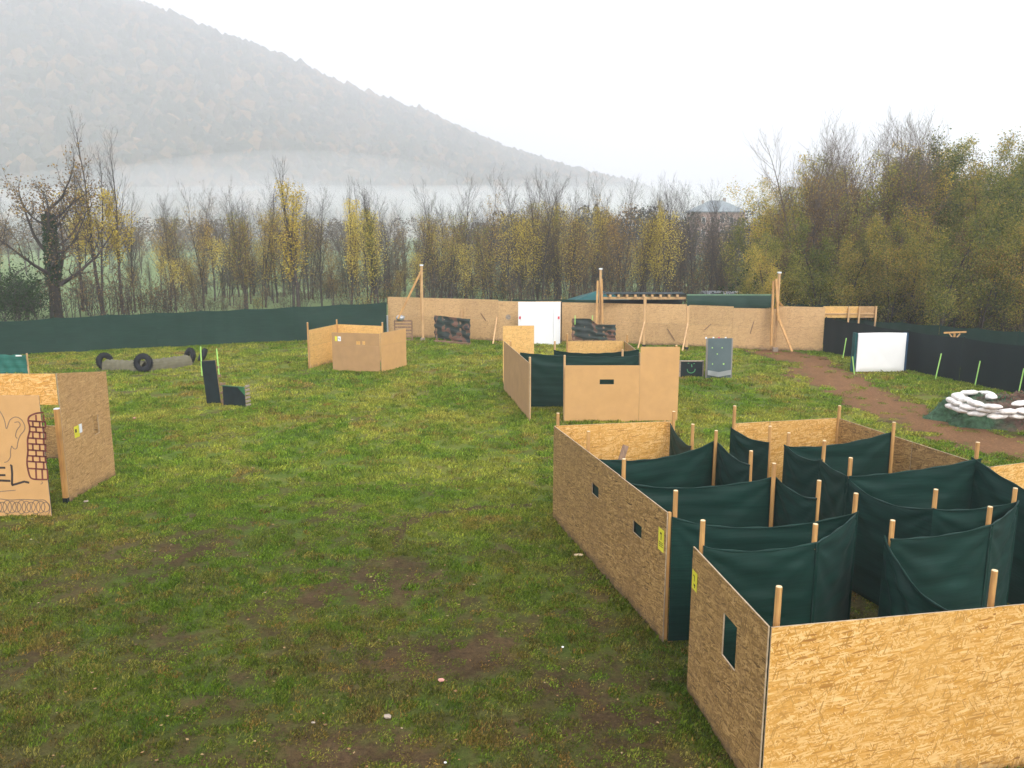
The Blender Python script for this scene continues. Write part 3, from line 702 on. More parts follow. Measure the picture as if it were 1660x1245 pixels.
# teal netting bale behind the hut
g0, g1 = P(-30, 606), P(47, 606)
tb = empty('net_bunker', (g0.x, g0.y, 0), 0, label='low teal net covered screen behind the hut at the left edge', cat='netting screen')
Lb = (g1-g0).length; Hb = ZD(575, g0.y)
vs = []; fs = []
for i in range(21):
    for j in range(9):
        vs.append((Lb*i/20, .05*math.sin(i*1.3+j*.6)-.03*math.sin(j*2.)-.04, Hb*j/8*(1-.03*math.sin(i*1.1))))
for i in range(20):
    for j in range(8): a = i*9+j; fs.append((a, a+9, a+10, a+1))
link('netting', mesh('netting', vs, fs, True), M['net_teal'], tb)
for x in (0.02, Lb): MB().bar((x, 0, 0), (x, 0, Hb+.06), .05).build('stake', M['post_pale'], tb)
MB().box((Lb-.3, -.08, Hb-.03), (.25, .02, .05)).build('white_tape', M['white'], tb)

# ------------------------------------------------------------------ tyre and canvas bunker
c0, c1, c2 = P(172, 599), P(236, 602), P(312, 592)
def tyre(p, rz, r=.34, label='', tilt=0, lift=0):
    t = empty('tyre', (p[0], p[1], 0), rz, label=label, cat='tyre', group='old tyres along the canvas roll')
    vs = []; fs = []; A, B = 32, 12
    for i in range(A):
        a = 2*math.pi*i/A
        for j in range(B):
            b_ = 2*math.pi*j/B; cr = r-.12+.12*math.copysign(abs(math.cos(b_))**.7, math.cos(b_)); tr = .03 if False else 0
            if math.cos(b_) > .5 and i % 2: cr -= .012
            vs.append((cr*math.cos(a), .105*math.copysign(abs(math.sin(b_))**.6, math.sin(b_)), cr*math.sin(a)+r))
    for i in range(A):
        for j in range(B): fs.append((i*B+j, i*B+(j+1) % B, ((i+1) % A)*B+(j+1) % B, ((i+1) % A)*B+j))
    o = link('casing', mesh('casing', vs, fs, True), M['rubber'], t); o.rotation_euler = (tilt, 0, 0); o.location.z = lift
    b = MB()
    for i in range(24):
        a = 2*math.pi*i/24; b.box(((r-.002)*math.cos(a), 0, (r-.002)*math.sin(a)+r), (.022, .17, .022))
    q = b.build('tread', M['rubber'], t); q.rotation_euler = (tilt, 0, 0); q.location.z = lift
    return t
tyre(c0, R(52), .37, 'tyre turned edge on at the left end of the canvas roll', -.15)
tyre(c1+Vector((0, -.2)), R(2), .40, 'tyre facing the camera in the middle of the canvas roll', -.12)
tyre(P(307, 590)+Vector((0, -.05)), R(-38), .37, 'tyre leaning on the right end of the canvas roll', -.2)
tyre(P(318, 588)+Vector((.1, .15)), R(-60), .33, 'smaller tyre lying just beyond the right end tyre', -.5, .02)
def roll(a, b, r, label):
    a = Vector(a); b_ = Vector(b); L = (b_-a).length; rz = math.atan2(b_.y-a.y, b_.x-a.x)
    t = empty('canvas_roll', (a.x, a.y, 0), rz, label=label, cat='canvas roll', group='grey canvas barrier between tyres')
    vs = []; fs = []
    for i in range(31):
        for j in range(13):
            an = math.pi*j/12; rr = r*(1+.07*math.sin(i*1.7+j*.8)+.05*math.sin(i*.9-j*1.6))
            vs.append((L*i/30, -rr*math.cos(an)*.8, rr*math.sin(an)*1.35))
    for i in range(30):
        for j in range(12): k = i*13+j; fs.append((k, k+13, k+14, k+1))
    fs += [tuple(range(12, -1, -1)), tuple(30*13+j for j in range(13))]
    link('cover', mesh('cover', vs, fs, True), M['canvas'], t)
roll(c0, c1, .32, 'grey canvas roll left of the middle tyre'); roll(c1, P(307, 592), .34, 'grey canvas roll right of the middle tyre')
def dirtstrip(pts, wd, label):
    vs = []; fs = []
    for i, p in enumerate(pts):
        for j in range(7): u = j/6; vs.append((p[0]+random.uniform(-.06, .06), p[1]+(u-.5)*wd, .012+.05*math.sin(math.pi*u)*random.uniform(.3, 1)))
    for i in range(len(pts)-1):
        for j in range(6): k = i*7+j; fs.append((k, k+7, k+8, k+1))
    link('soil', mesh('soil', vs, fs, True), plain('red_soil', (.2, .11, .07), .95, .25, 6), None, label=label, cat='soil', kind='stuff')
dirtstrip([P(x, 600-(x-170)*.055) for x in range(172, 312, 8)], .5, 'strip of bare red soil along the foot of the canvas roll')

# ------------------------------------------------------------------ small black panels with lime rods, left centre
def lrod(a, b, label, r=.022, group='lime green rods'):
    a = Vector(a); t = empty('lime_rod', a, label=label, cat='rod', group=group)
    MB().bar((0, 0, 0), Vector(b)-a, r*2, n=6).build('rod', M['lime'], t); return t
kp = P(343, 655); kr = R(-14)
sp = empty('black_screen', (P(337, 655).x, P(337, 655).y, 0), R(-4), label='tall narrow black screen with timber side leaning slightly left', cat='screen')
Hs = ZD(586, kp.y)
me = panel_mesh(.5, Hs, .05); me.materials.append(M['black']); me.materials.append(M['pallet']); o = link('panel', me, None, sp, (-.02, 0, .02)); o.rotation_euler = (0, -.07, 0)
for z in (.1, .4, .7, 1.0, 1.3): MB().box((.53-.07*z, .06, z), (.05, .14, .09)).build('side_board', M['pallet'], sp)
q = P(343, 656); yy = q.y
lrod((XD(327, 590, yy+.15), yy+.1, 1.0), (XD(326, 562, yy+.15), yy+.1, ZD(562, yy+.1)), 'lime rod sticking up at the left of the tall black screen')
lrod((XD(354, 590, yy+.1), yy+.1, 1.0), (XD(351, 565, yy+.1), yy+.1, ZD(565, yy+.1)), 'lime rod sticking up at the right of the tall black screen')
lp = P(363, 657); lq = P(403, 661)
lw = empty('pallet_screen', (lp.x, lp.y, 0), math.atan2(lq.y-lp.y, lq.x-lp.x), label='low black clad pallet screen with green painted corner', cat='screen')
Lw = (lq-lp).length; Hl = ZD(625, lp.y)
me = panel_mesh(Lw*.9, Hl-.03, .03); me.materials.append(M['black']); me.materials.append(M['pallet']); link('panel', me, None, lw, (0, 0, .02))
for k_ in range(6): MB().box((-.03, .08, .08+k_*.13), (.05, .16, .07)).build('side_board', M['pallet'], lw)
for k_ in range(6): MB().box((Lw*.93, .08, .08+k_*.13), (.05, .2, .07)).build('side_board', M['stone'], lw)
gv = mesh('paint_corner', [(Lw*.62, -.02, Hl-.01), (Lw*.9, -.02, Hl-.01), (Lw*.9, -.02, Hl-.28), (Lw*.62, .03, Hl+.01), (Lw*.9, .03, Hl+.01)], [(0, 2, 1), (0, 1, 4, 3)])
link('green_corner', gv, plain('green_paint', (.03, .16, .05), .6, .1), lw)
MB().box((Lw*.4, 0, Hl), (Lw*.85, .1, .02)).build('top_board', plain('green_top', (.03, .10, .05), .6, .1), lw)

# ------------------------------------------------------------------ low open bunker (left centre)
BH = 1.68
q0, q1, q2 = P(540, 602), P(617, 605), P(659, 594); q3 = P(503, 599); q4 = P(546, 525, BH+.05); q5 = P(620, 528, BH+.05)
wa = wall(q0, q1, BH, 'tan_shaded', (), [hole(q0, q1, ((577, 553), (584, 559))), hole(q0, q1, ((587, 553), (592, 559)))], rows=[BH*.68], label='shaded tan front wall with two small loopholes on the low box bunker', cat='board wall')
s_, z_ = WS(q0, q1, 546, 549); sticker(wa, s_-.03, z_, .1, .2, None)
sticker(wa, s_+.12, z_, .14, .2, [(-.1, .1, .3, .2), (.1, -.2, .4, .1)], 'whiteboard', label='small white printed notice')
wall(q1+Vector((.03, .02)), q2, BH+.02, 'tan', (), (), rows=[BH*.68], label='light tan right hand wall of the low box bunker', cat='board wall')
wall(q3, q4, BH+.04, 'osb_pale', (), (), rows=[BH*.6], label='yellow rear left wall of the low box bunker seen from inside', cat='board wall')
wall(q4, q5, BH+.04, 'osb_pale', label='yellow back wall of the low box bunker', cat='board wall')
BG = 'corner posts of the low box bunker'
post(q3+Vector((-.05, .05)), ZD(523, q3.y), 'post at the left end of the low box bunker', group=BG, mat='post'); post(q4+Vector((.02, -.06)), ZD(518, q4.y), 'tallest post at the rear left corner of the low box bunker', group=BG)
post(q5+Vector((.0, .05)), ZD(523, q5.y), 'post at the rear right corner of the low box bunker', group=BG); post(P(629, 552)+Vector((0, 0)), ZD(511, P(629, 552).y), 'pale stake where the green fence meets the board fence', r=.05, mat='metal_light', group='end stake of the green fence')

# ------------------------------------------------------------------ central bunker
m0, m1 = P(817, 632), P(859, 683); mh = ZD(588, m1.y)
wall(m0, m1, 1.86, 'tan_shaded', [2.5], label='tan left side wall of the central bunker receding from the camera', cat='board wall')
f0, f1_, f2 = P(915, 685), P(1035, 684), P(1097, 683); f0.y = f1_.y = f2.y = P(1000, 684).y
hf = ZD(592, f0.y); ht = ZD(562, f0.y)
a_, b_ = WS(f0, f1_, 972, 615), WS(f0, f1_, 995, 623)
wall(f0, f2, hf, 'tan', [(f1_-f0).length], [(a_[0], b_[0], b_[1], a_[1])], tops=[hf, ht], label='large tan front wall of the central bunker with slot window and taller right part', cat='board wall')
mb0 = P(820, 632)+Vector((.0, 1.1)); mb1 = Vector((XD(866, 528, mb0.y+.1), mb0.y+.1)); mb0 = Vector((XD(815, 528, mb0.y), mb0.y))
wall(mb0, mb1, ZD(528, mb0.y), 'osb_pale', label='tall yellow board standing behind the left side of the central bunker', cat='board wall')
yb = mb0.y+.6
wall((XD(918, 553, yb), yb), (XD(1012, 553, yb), yb+.1), ZD(553, yb), 'osb_pale', label='yellow back wall of the central bunker', cat='board wall')
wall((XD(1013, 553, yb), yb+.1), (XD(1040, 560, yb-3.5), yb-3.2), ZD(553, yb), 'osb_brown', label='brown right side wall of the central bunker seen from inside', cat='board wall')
CG = 'posts of the central bunker'; yn = P(880, 661).y
for (px, pt, D, lab, mt) in ((828, 553, m0.y-1.2, 'post behind the left wall of the central bunker nearest the tall yellow board', 'post'), (859, 579, m1.y+.1, 'post at the near end of the left wall of the central bunker', 'post_pale'),
      (916, 576, f0.y+.12, 'post at the left end of the large tan front wall', 'post_pale'), (899, 553, 29.8, 'thin post behind the doorway net of the central bunker', 'post_pale'),
      (1009, 567, 27.9, 'short pale post among the nets of the central bunker', 'post_pale'), (1017, 542, yb-.1, 'dark post at the rear right corner of the central bunker', 'post'),
      (920, 541, yb-.05, 'post at the left end of the yellow back wall of the central bunker', 'post'), (1096, 560, f0.y+.1, 'post at the right end of the large tan front wall', 'post')):
    post((XD(px, pt, D), D), ZD(pt, D), lab, group=CG, mat=mt, r=.038)
NG = 'green nets of the central bunker'
net((XD(843, 573, yn), yn), (XD(1036, 578, yn), yn), ZD(572, yn), ZD(577, yn), .08, label='near green net closing the doorway of the central bunker', group=NG, seed=31)
net((XD(898, 567, 29.7), 29.7), (XD(1036, 568, 28.0), 28.0), ZD(567, 29.7), ZD(567, 28.0), .13, label='rear green net across the inside of the central bunker', group=NG, seed=32)

# ------------------------------------------------------------------ smiley board and grey board
ya = P(1105, 611).y
sm0, sm1 = Vector((XD(1103, 611, ya), ya)), Vector((XD(1138, 611, ya), ya))
sb = empty('smiley_board', (sm0.x, sm0.y, 0), 0, label='small black board with a green chalk smiley face', cat='board')
Ls = (sm1-sm0).length; hs_ = ZD(586, ya)
me = panel_mesh(Ls, hs_, .04); me.materials.append(M['black']); me.materials.append(M['pallet']); link('panel', me, None, sb, (0, 0, .01))
for x in (-.03, Ls+.03): MB().box((x, .05, hs_/2), (.05, .12, hs_)).build('frame_side', M['stone'], sb)
MB().box((Ls/2, .0, hs_+.02), (Ls+.1, .1, .04)).build('frame_top', M['stone'], sb)
M['chalk'] = plain('green_chalk', (.07, .27, .11), .8, .2)
def cropD(pts): return [(1060+x*240/1573, 440+y*190/1245) for x, y in pts]
strokes('smile_drawing', [cropD(smooth([(352, 1035), (362, 1065), (395, 1078), (428, 1062), (438, 1035)])), cropD([(400, 985), (402, 1015)])], .035, 'chalk', sb, sm0, sm1)
strokes('eye_drawing', [cropD([(358, 975), (374, 972)]), cropD([(418, 980), (434, 977)])], .03, 'chalk', sb, sm0, sm1)
for ch in sb.children:
    if 'drawing' in ch.name: ch.location.y = -.011
yg = P(1166, 613).y; x0, x1 = XD(1146, 613, yg), XD(1184, 613, yg); hg = ZD(549, yg)
gb = empty('grey_board', (x0, yg, 0), 0, label='tall grey board with five pale green dots beside the smiley board', cat='board')
me = panel_mesh(x1-x0, hg, .04); me.materials.append(M['greycloth']); me.materials.append(M['stone']); o = link('panel', me, None, gb, (0, 0, .01)); o.rotation_euler = (-.06, 0, 0)
for x in (-.03, x1-x0+.03): o = MB().box((x, .05, hg/2), (.05, .1, hg)).build('frame_side', plain('grey_frame', (.25, .23, .2), .8), gb); o.rotation_euler = (-.06, 0, 0)
for (px, py) in ((1155, 564), (1171, 564), (1163, 574), (1155, 590), (1173, 590)):
    s_, z_ = WS((x0, yg), (x1, yg), px, py); MB().bar((s_, -.04+.06*z_, z_), (s_, -.047+.06*z_, z_), .07 if px == 1173 else .05, n=10).build('dot', M['lime'], gb)
vs = [(x, -.09+.02*math.sin(x*9), .05+.16*abs((x/(x1-x0))-.45)+ (.02 if k_ else .22)) for x in np.linspace(0, x1-x0, 12) for k_ in (0, 1)]
link('loose_flap', mesh('flap', vs, [(i*2, i*2+1, i*2+3, i*2+2) for i in range(11)], True), M['metal_light'], gb)
for (px, col_) in ((1146, 'capw'), (1158, 'capw'), (1167, 'red'), (1178, 'capw')):
    MB().box((XD(px, 548, yg)-x0, .05+.1, hg+.01), (.06, .05, .07)).build('clip', M[col_], gb)

# ------------------------------------------------------------------ far board fence
FT = [(630, 546, 480, 2), (748, 551, 483, 1), (808, 554, 487, 1), (868, 555, 487, 1), (909, 555, 489, 1), (980, 557, 490, 1), (1046, 560, 491, 1), (1112, 562, 493, 1), (1186, 566, 498, 1), (1256, 568, 495, 1), (1333, 571, 498, 1)]
ftp = [(P(x, yb_), yt) for x, yb_, yt, _ in FT]
for i in range(len(ftp)-1):
    (a, t0), (b_, t1) = ftp[i], ftp[i+1]
    if i == 0: spl = [(b_-a).length*.48]
    else: spl = ()
    z = (ZD(t0, a.y)+ZD(t1, b_.y))/2; z = ZD(t0+1, a.y)
    labs = ['leftmost bay of the far board fence with the tall braced pole', 'far board fence bay behind the camouflaged pallet on the left', 'far board fence bay left of the white door panel', 'far board fence bay behind the white door panel',
            'far board fence bay right of the white door panel', 'far board fence bay under the left half of the rafter beam', 'far board fence bay under the right half of the rafter beam', 'far board fence bay under the left half of the green awning',
            'far board fence bay with a dark slanted slot under the green awning', 'rightmost far board fence bay with the tall braced pole']
    t = wall(a, b_, z, 'fence_osb', spl, rows=[z*.54], name='board_fence', label=labs[i], cat='fence bay', group='bays of the far OSB fence')
    for (px, py, qx, qy) in {6: [(1082, 533, 1094, 552)], 7: [(1142, 535, 1153, 525)], 8: [(1216, 541, 1222, 521)], 1: [(780, 508, 788, 520)]}.get(i, []):
        s1, z1 = WS(a, b_, px, py); s2, z2 = WS(a, b_, qx, qy); MB().bar((s1, -.02, z1), (s2, -.02, z2), .04).build('slot_batten', M['pallet'], t)
    if i == 2:
        s1, z1 = WS(a, b_, 824, 514); MB().bar((s1, -.02, z1), (s1, -.014, z1), .28, n=12).build('pale_patch', M['stone'], t)
FG = 'support posts of the far board fence'
for (px, pb, pt, qx, qb, lab) in ((1043, 559, 481, 1034, 563, 'fence post with brace under the middle of the rafter beam'), (1112, 563, 496, 1106, 567, 'fence post at the left end of the green awning'), (1183, 560, 498, 1178, 555, 'fence post under the middle of the green awning'),
                             (806, 550, 500, 799, 556, 'leaning fence post left of the white door panel'), (749, 548, 502, 747, 548, 'short fence post behind the left camouflaged pallet')):
    q = P(px, pb+3)+Vector((0, -.1)); t = empty('fence_post', (q.x, q.y, 0), label=lab, cat='post', group=FG)
    MB().bar((0, 0, 0), (0, 0, ZD(pt, q.y)), .13 if px > 1000 else .08).build('shaft', M['post_pale'], t)
    r = P(qx, qb+3)
    if px != 749: MB().bar((r.x-q.x, r.y-q.y, .03), (0, -.07, 1.35), .07).build('brace', M['post_pale'], t)
    MB().box((0, -.02, .06), (.18, .16, .14)).build('foot_block', M['black'], t)
# tall braced poles
def tallpole(bx, by, ty, label, braces):
    q = P(bx, by)+Vector((0, -.1)); h = ZD(ty, q.y); t = empty('tall_pole', (q.x, q.y, 0), label=label, cat='pole', group='tall braced timber poles along the far fence')
    MB().bar((0, 0, 0), (XD(bx, ty, q.y)*0+0, 0, h), .13, n=8).build('shaft', M['post_pale'], t)
    MB().bar((0, 0, h), (0, 0, h+.07), .2, n=8).build('metal_cap', M['capw'], t)
    for (ax, ay, D0, cx, cy, D1_) in braces:
        a = PD(ax, ay, q.y+D0)-Vector((q.x, q.y, 0)); c = PD(cx, cy, q.y+D1_)-Vector((q.x, q.y, 0)); MB().bar(a, c, .1).build('brace', M['post'], t)
    MB().box((0, -.05, .1), (.22, .2, .2)).build('foot_block', M['stone'], t)
tallpole(686, 553, 431, 'tall pole with a long diagonal brace at the left end of the far fence', [(684, 437, 0, 645, 517, -.3), (682, 440, .05, 684, 520, .06)])
tallpole(971, 559, 437, 'tall doubled pole rising behind the camouflaged pallet on the right', [(975, 452, 0, 977, 524, -.3), (969, 455, -.05, 966, 545, -.5)])
tallpole(1255, 569, 443, 'tall pole with two braces at the right end of the far fence', [(1254, 455, .1, 1250, 560, -.25), (1258, 452, 0, 1262, 520, -.3), (1259, 508, -.05, 1284, 570, -1.0), (1261, 488, 0, 1268, 496, .4)])
# rafter beam with joist ends
yr = P(1046, 560).y
t = empty('rafter_beam', (XD(978, 487, yr), yr, 0), 0, label='timber beam with a row of rafter ends on top of the far fence', cat='beam')
xb0 = XD(978, 485, yr); xb1 = XD(1112, 485, yr)
MB().box(((xb1-xb0)/2, .1, ZD(483.5, yr)), (xb1-xb0, .1, .12)).build('beam', M['post_pale'], t)
for k_ in range(9):
    x = XD(989+k_*13.6, 479, yr)-xb0; MB().box((x, .55, ZD(480, yr)+.02), (.12, 1.3, .12)).build('rafter', M['post_pale'], t)
MB().box(((xb1-xb0)/2, .62, ZD(480, yr)+.1), (xb1-xb0, 1.3, .03)).build('roof_board', M['black'], t)
MB().box(((xb1-xb0)/2, 1.3, ZD(490, yr)*.5), (xb1-xb0, .03, ZD(489, yr))).build('rear_screen', M['net_dark'], t)
# green awning
ya_ = P(1183, 561).y+.1
xa0, xa1 = XD(1112, 480, ya_), XD(1253, 480, ya_)
t = empty('green_awning', (xa0, ya_, 0), 0, label='dark green awning cloth hanging over the far fence', cat='awning')
vs = []; fs = []; La = xa1-xa0
for i in range(41):
    u = i/40; zt = ZD(478.5, ya_); pyb = 494 if u < .3 else (494+8*math.sin((u-.3)/.7*math.pi)**.8); zb = ZD(pyb+1, ya_)
    for j in range(7): v = j/6; vs.append((u*La, -.12*math.sin(v*2.2)-.03*math.sin(u*25)*v-.25, zt+(zb-zt)*v))
for i in range(40):
    for j in range(6): a = i*7+j; fs.append((a, a+1, a+8, a+7))
link('cloth', mesh('cloth', vs, fs, True), M['net_fence'], t)
MB().box((La/2, -.2, ZD(477.5, ya_)), (La, .12, .06)).build('rail', plain('rail_paint', (.12, .22, .13), .7), t)
MB().box((La*.17, -.3, ZD(496.5, ya_)), (La*.3, .05, .07)).build('lath', M['stone'], t)
# gazebo behind
t = empty('gazebo', (XD(972, 480, 50), 50, 0), 0, label='teal pyramid tent roof showing above the far fence', cat='tent')
hh, zz = 2.0, ZD(489, 50); zp = ZD(470, 50)
link('canopy', mesh('canopy', [(-hh, -1.4, zz), (hh, -1.4, zz), (hh, 1.4, zz), (-hh, 1.4, zz), (0, 0, zp), (-hh, -1.4, zz-.25), (hh, -1.4, zz-.25), (hh, 1.4, zz-.25), (-hh, 1.4, zz-.25)], [(0, 1, 4), (1, 2, 4), (2, 3, 4), (3, 0, 4), (5, 6, 1, 0), (6, 7, 2, 1), (7, 8, 3, 2), (8, 5, 0, 3)]), M['tarp'], t)
for x in (-hh, hh):
    for y in (-1.4, 1.4): MB().bar((x, y, 0), (x, y, zz-.2), .05).build('leg', M['metal_light'], t)
# white door panel at the far fence
yw = P(875, 558).y-.25; x0, x1 = XD(840, 557, yw), XD(908, 557, yw); hwp = ZD(490, yw)
t = empty('white_door_panel', (x0, yw, 0), 0, label='tall white door sized panel leaning on the far board fence', cat='panel')
me = panel_mesh(x1-x0, hwp, .04); me.materials.append(M['whiteboard']); me.materials.append(M['whiteboard']); link('panel', me, None, t, (0, 0, .02))
MB().box((.2, -.045, hwp*.55), (.1, .04, hwp*.8)).build('side_strip', M['white'], t); MB().box((x1-x0-.28, -.045, hwp*.47), (.14, .05, hwp*.8)).build('side_strip', M['white'], t)
MB().box((x1-x0+.05, .02, hwp*.5), (.05, .06, hwp)).build('dark_edge', M['black'], t)
for x in (.09, x1-x0-.09): MB().box((x, -.03, ZD(515, yw)), (.09, .02, .14)).build('red_tag', M['red'], t)
# camouflaged pallets
def camo(name_lab, corners, D, D2, label):
    (x0_, y0_), (x1_, y1_) = corners[0], corners[1]
    a = Vector((XD(x0_, 540, D), D)); b_ = Vector((XD(x1_, 540, D2), D2)); L = (b_-a).length
    t = empty('camouflaged_pallet', (a.x, a.y, 0), math.atan2(b_.y-a.y, b_.x-a.x), label=label, cat='pallet', group='pallets draped in camouflage cloth')
    m, n, l, bb_ = newmat('camouflage_cloth'); v, oi = objcoord(n, l)
    f = noise(n, l, v, 2.2, 2, .4); f2 = noise(n, l, mapping(n, l, v, (1, 1, 9)), 2, 3)
    c = ramp(n, l, f, [(0, (.012, .022, .02)), (.5, (.02, .045, .035)), (.54, (.16, .075, .05)), (.66, (.012, .018, .02))], 'CONSTANT')
    c = mixc(n, l, ramp(n, l, f2, [(.45, (0, 0, 0)), (.6, (.6, .6, .6))]), c, (.035, .05, .045)); l.new(c, bb_.inputs['Base Color']); bb_.inputs['Roughness'].default_value = .8
    nx, nz = 36, 22; vs = []; fs = []
    z0b = ZD(corners[3][1], D); z1b = ZD(corners[2][1], D2); z0t = ZD(y0_, D); z1t = ZD(y1_, D2)
    for i in range(nx+1):
        u = i/nx; st = u if len(corners) == 4 else (0 if u < .38 else (1 if u > .6 else (u-.38)/.22))
        zt = z0t+(z1t-z0t)*(st*st*(3-2*st)); zb = z0b+(z1b-z0b)*u
        for j in range(nz+1):
            v_ = j/nz; vs.append((u*L+.02*math.sin(j*.9), -.06+.03*math.sin(u*17+v_*3)+.02*math.sin(v_*21+u*5), zb+(zt-zb)*v_))
    for i in range(nx):
        for j in range(nz): k = i*(nz+1)+j; fs.append((k, k+nz+1, k+nz+2, k+1))
    link('camouflage_cloth', mesh('cloth', vs, fs, True), m, t)
    for i in range(5): MB().box((L*(.05+.225*i), .02, min(z0t, z1t)*.47), (.1, .1, min(z0t, z1t)*.92)).build('slat', M['pallet'], t)
    MB().box((L/2, -.05, .06), (L, .25, .1)).build('base_board', M['pallet'], t)
Dp = P(734, 558).y
camo('', [(705, 511), (763, 517), (763, 556), (705, 547)], Dp+.8, Dp-.2, 'camouflage draped pallet left of the white door panel')
camo('', [(927, 516), (998, 526), (998, 551), (925, 551), 0], 42, 41.8, 'stepped camouflage draped pallet right of the white door panel')
for px in (932, 960): lrod((XD(px, 516, 42), 41.9, 1.2), (XD(px, 511, 42), 41.9, ZD(511, 42)), 'short pale stick on the right camouflaged pallet' , group='sticks on the right camouflaged pallet')
# wire crate with bag at the left end of the fence
D = P(650, 552).y-.4
t = empty('crate', (XD(640, 550, D), D, 0), 0, label='brown slatted crate with a pale bag on top at the fence end', cat='crate')
wc = XD(668, 550, D)-XD(640, 550, D); hc = ZD(520, D)
for z in np.linspace(.08, hc, 7): MB().box((wc/2, 0, z), (wc, .05, .09)).build('slat', M['pallet'], t)
for x in (0, wc): MB().box((x, .06, hc/2), (.07, .07, hc)).build('corner_post', M['pallet'], t)
def blob(name, loc, r, mat, parent=None, seed=0, sub=2, **k):
    bm = bmesh.new(); bmesh.ops.create_icosphere(bm, subdivisions=sub, radius=1); rr = random.Random(seed)
    for v in bm.verts: v.co = Vector((v.co.x*r[0], v.co.y*r[1], v.co.z*r[2]))*(1+rr.uniform(-.13, .13))
    me = bpy.data.meshes.new(name); bm.to_mesh(me); bm.free()
    if sub > 1: me.polygons.foreach_set('use_smooth', [True]*len(me.polygons))
    return link(name, me, mat, parent, loc, **k)
blob('bag', (XD(649, 518, D), D, hc+.15), (.24, .2, .17), M['metal_light'], None, 3, label='pale grey bag lying on the slatted crate', cat='bag')

# ------------------------------------------------------------------ net fences
def fence(pts, label, mat='net_fence', group='green privacy net fences', post_mat='post_pale'):
    """pts: list of (xy, height)"""
    o = Vector((*pts[0][0], 0)); t = empty('net_fence', o, 0, label=label, cat='fence', group=group)
    k = 0
    for (a, h0_), (b_, h1_) in zip(pts[:-1], pts[1:]):
        a = Vector(a); b_ = Vector(b_); L = (b_-a).length; n_ = max(1, round(L/2.4)); d = (b_-a)/L
        for s in range(n_):
            p = a+(b_-a)*s/n_; q = a+(b_-a)*(s+1)/n_; ha = h0_+(h1_-h0_)*s/n_; hb = h0_+(h1_-h0_)*(s+1)/n_
            vs = []; fs = []; nx, nz = 16, 10; nn = Vector((-d.y, d.x))
            ph = random.random()*6
            for i in range(nx+1):
                u = i/nx; zt = (ha+(hb-ha)*u)-.05*math.sin(math.pi*u)
                for j in range(nz+1):
                    v = j/nz; off = .035*math.sin(math.pi*u)*math.sin(v*4+ph)+.012*math.sin(u*19+ph*2)
                    c = p+(q-p)*u+nn*off; vs.append((c.x-o.x, c.y-o.y, .02+(zt-.02)*v))
            for i in range(nx):
                for j in range(nz): kk = i*(nz+1)+j; fs.append((kk, kk+nz+1, kk+nz+2, kk+1))
            link('net_panel', mesh('net_panel', vs, fs, True), M[mat], t)
            MB().bar((p.x-o.x+nn.x*.06, p.y-o.y+nn.y*.06, 0), (p.x-o.x+nn.x*.06, p.y-o.y+nn.y*.06, ha+.04), .06, n=6).build('post', M[post_mat], t)
    return t
lf0 = P(0, 578); lf1 = P(300, 562); lf2 = P(628, 547)
fence([(lf0+(lf0-lf1)*1.0, 1.7), (lf0, ZD(521, lf0.y)), (P(180, 568), ZD(510, P(180, 568).y)), (P(400, 557), ZD(501, P(400, 557).y)), (lf2, ZD(490, lf2.y))], 'long green net fence along the left back edge of the field', post_mat='net_fence')
r0 = P(1334, 571); r1 = P(1465, 600); r2 = P(1660, 643); r3 = r2+(r2-r1)*1.4
fence([(r0, ZD(515, r0.y)), (r1, ZD(536, r1.y)), (r2, ZD(561, r2.y)), (r3, 1.95)], 'dark net fence along the right side of the field behind the white target', mat='net_dark', post_mat='net_dark')
rb0 = P(1335, 571)+Vector((1.3, 3.2))
fence([(rb0+Vector((.5, .2)), ZD(516, rb0.y)), (r1+Vector((2.2, 1.6)), ZD(527, r1.y+1.6)), (r2+Vector((2.0, 1.1)), ZD(546, r2.y+1.1)+.05), (r3+Vector((2, 1)), 2.5)], 'second paler green net fence just outside the dark right hand fence', post_mat='net_fence')
fence([((XD(830, 484, 48.5), 48.5), ZD(485, 48.5)), ((XD(990, 484, 48), 48), ZD(485, 48))], 'green net strip showing above the middle of the far board fence')
fence([((XD(1262, 492, 44), 44), ZD(489, 44)), ((XD(1345, 494, 43), 43), ZD(494, 43))], 'green net strip showing behind the right end of the far board fence')
# raised board strip on stilts
yv = r0.y+.5
t = empty('raised_boards', (XD(1333, 510, yv), yv, 0), 0, label='strip of yellow boards raised on stilts at the right end of the far fence', cat='board strip')
xx0 = XD(1333, 505, yv)
for (pa, pb_, m_) in ((1334, 1374, 'osb_pale'), (1375, 1391, 'osb_pale'), (1392, 1419, 'osb_mid')):
    a = XD(pa, 505, yv)-xx0; b_ = XD(pb_, 505, yv)-xx0; z0 = ZD(515, yv); z1 = ZD(496.5, yv)
    me = panel_mesh(b_-a, z1-z0, .02); me.materials.append(M[m_]); me.materials.append(M['osb_edge']); link('panel', me, None, t, (a, 0, z0))
MB().box(((XD(1419, 505, yv)-xx0)/2, -.04, ZD(508.5, yv)), (XD(1419, 505, yv)-xx0, .05, .06)).build('rail', M['post_pale'], t)
for (px, pb_) in ((1374, 522), (1391, 523), (1418, 527)):
    MB().bar((XD(px, 510, yv)-xx0, -.09, 0), (XD(px, 510, yv)-xx0, -.09, ZD(496 if px > 1400 else 498, yv)), .07).build('stilt', M['post_pale'], t)
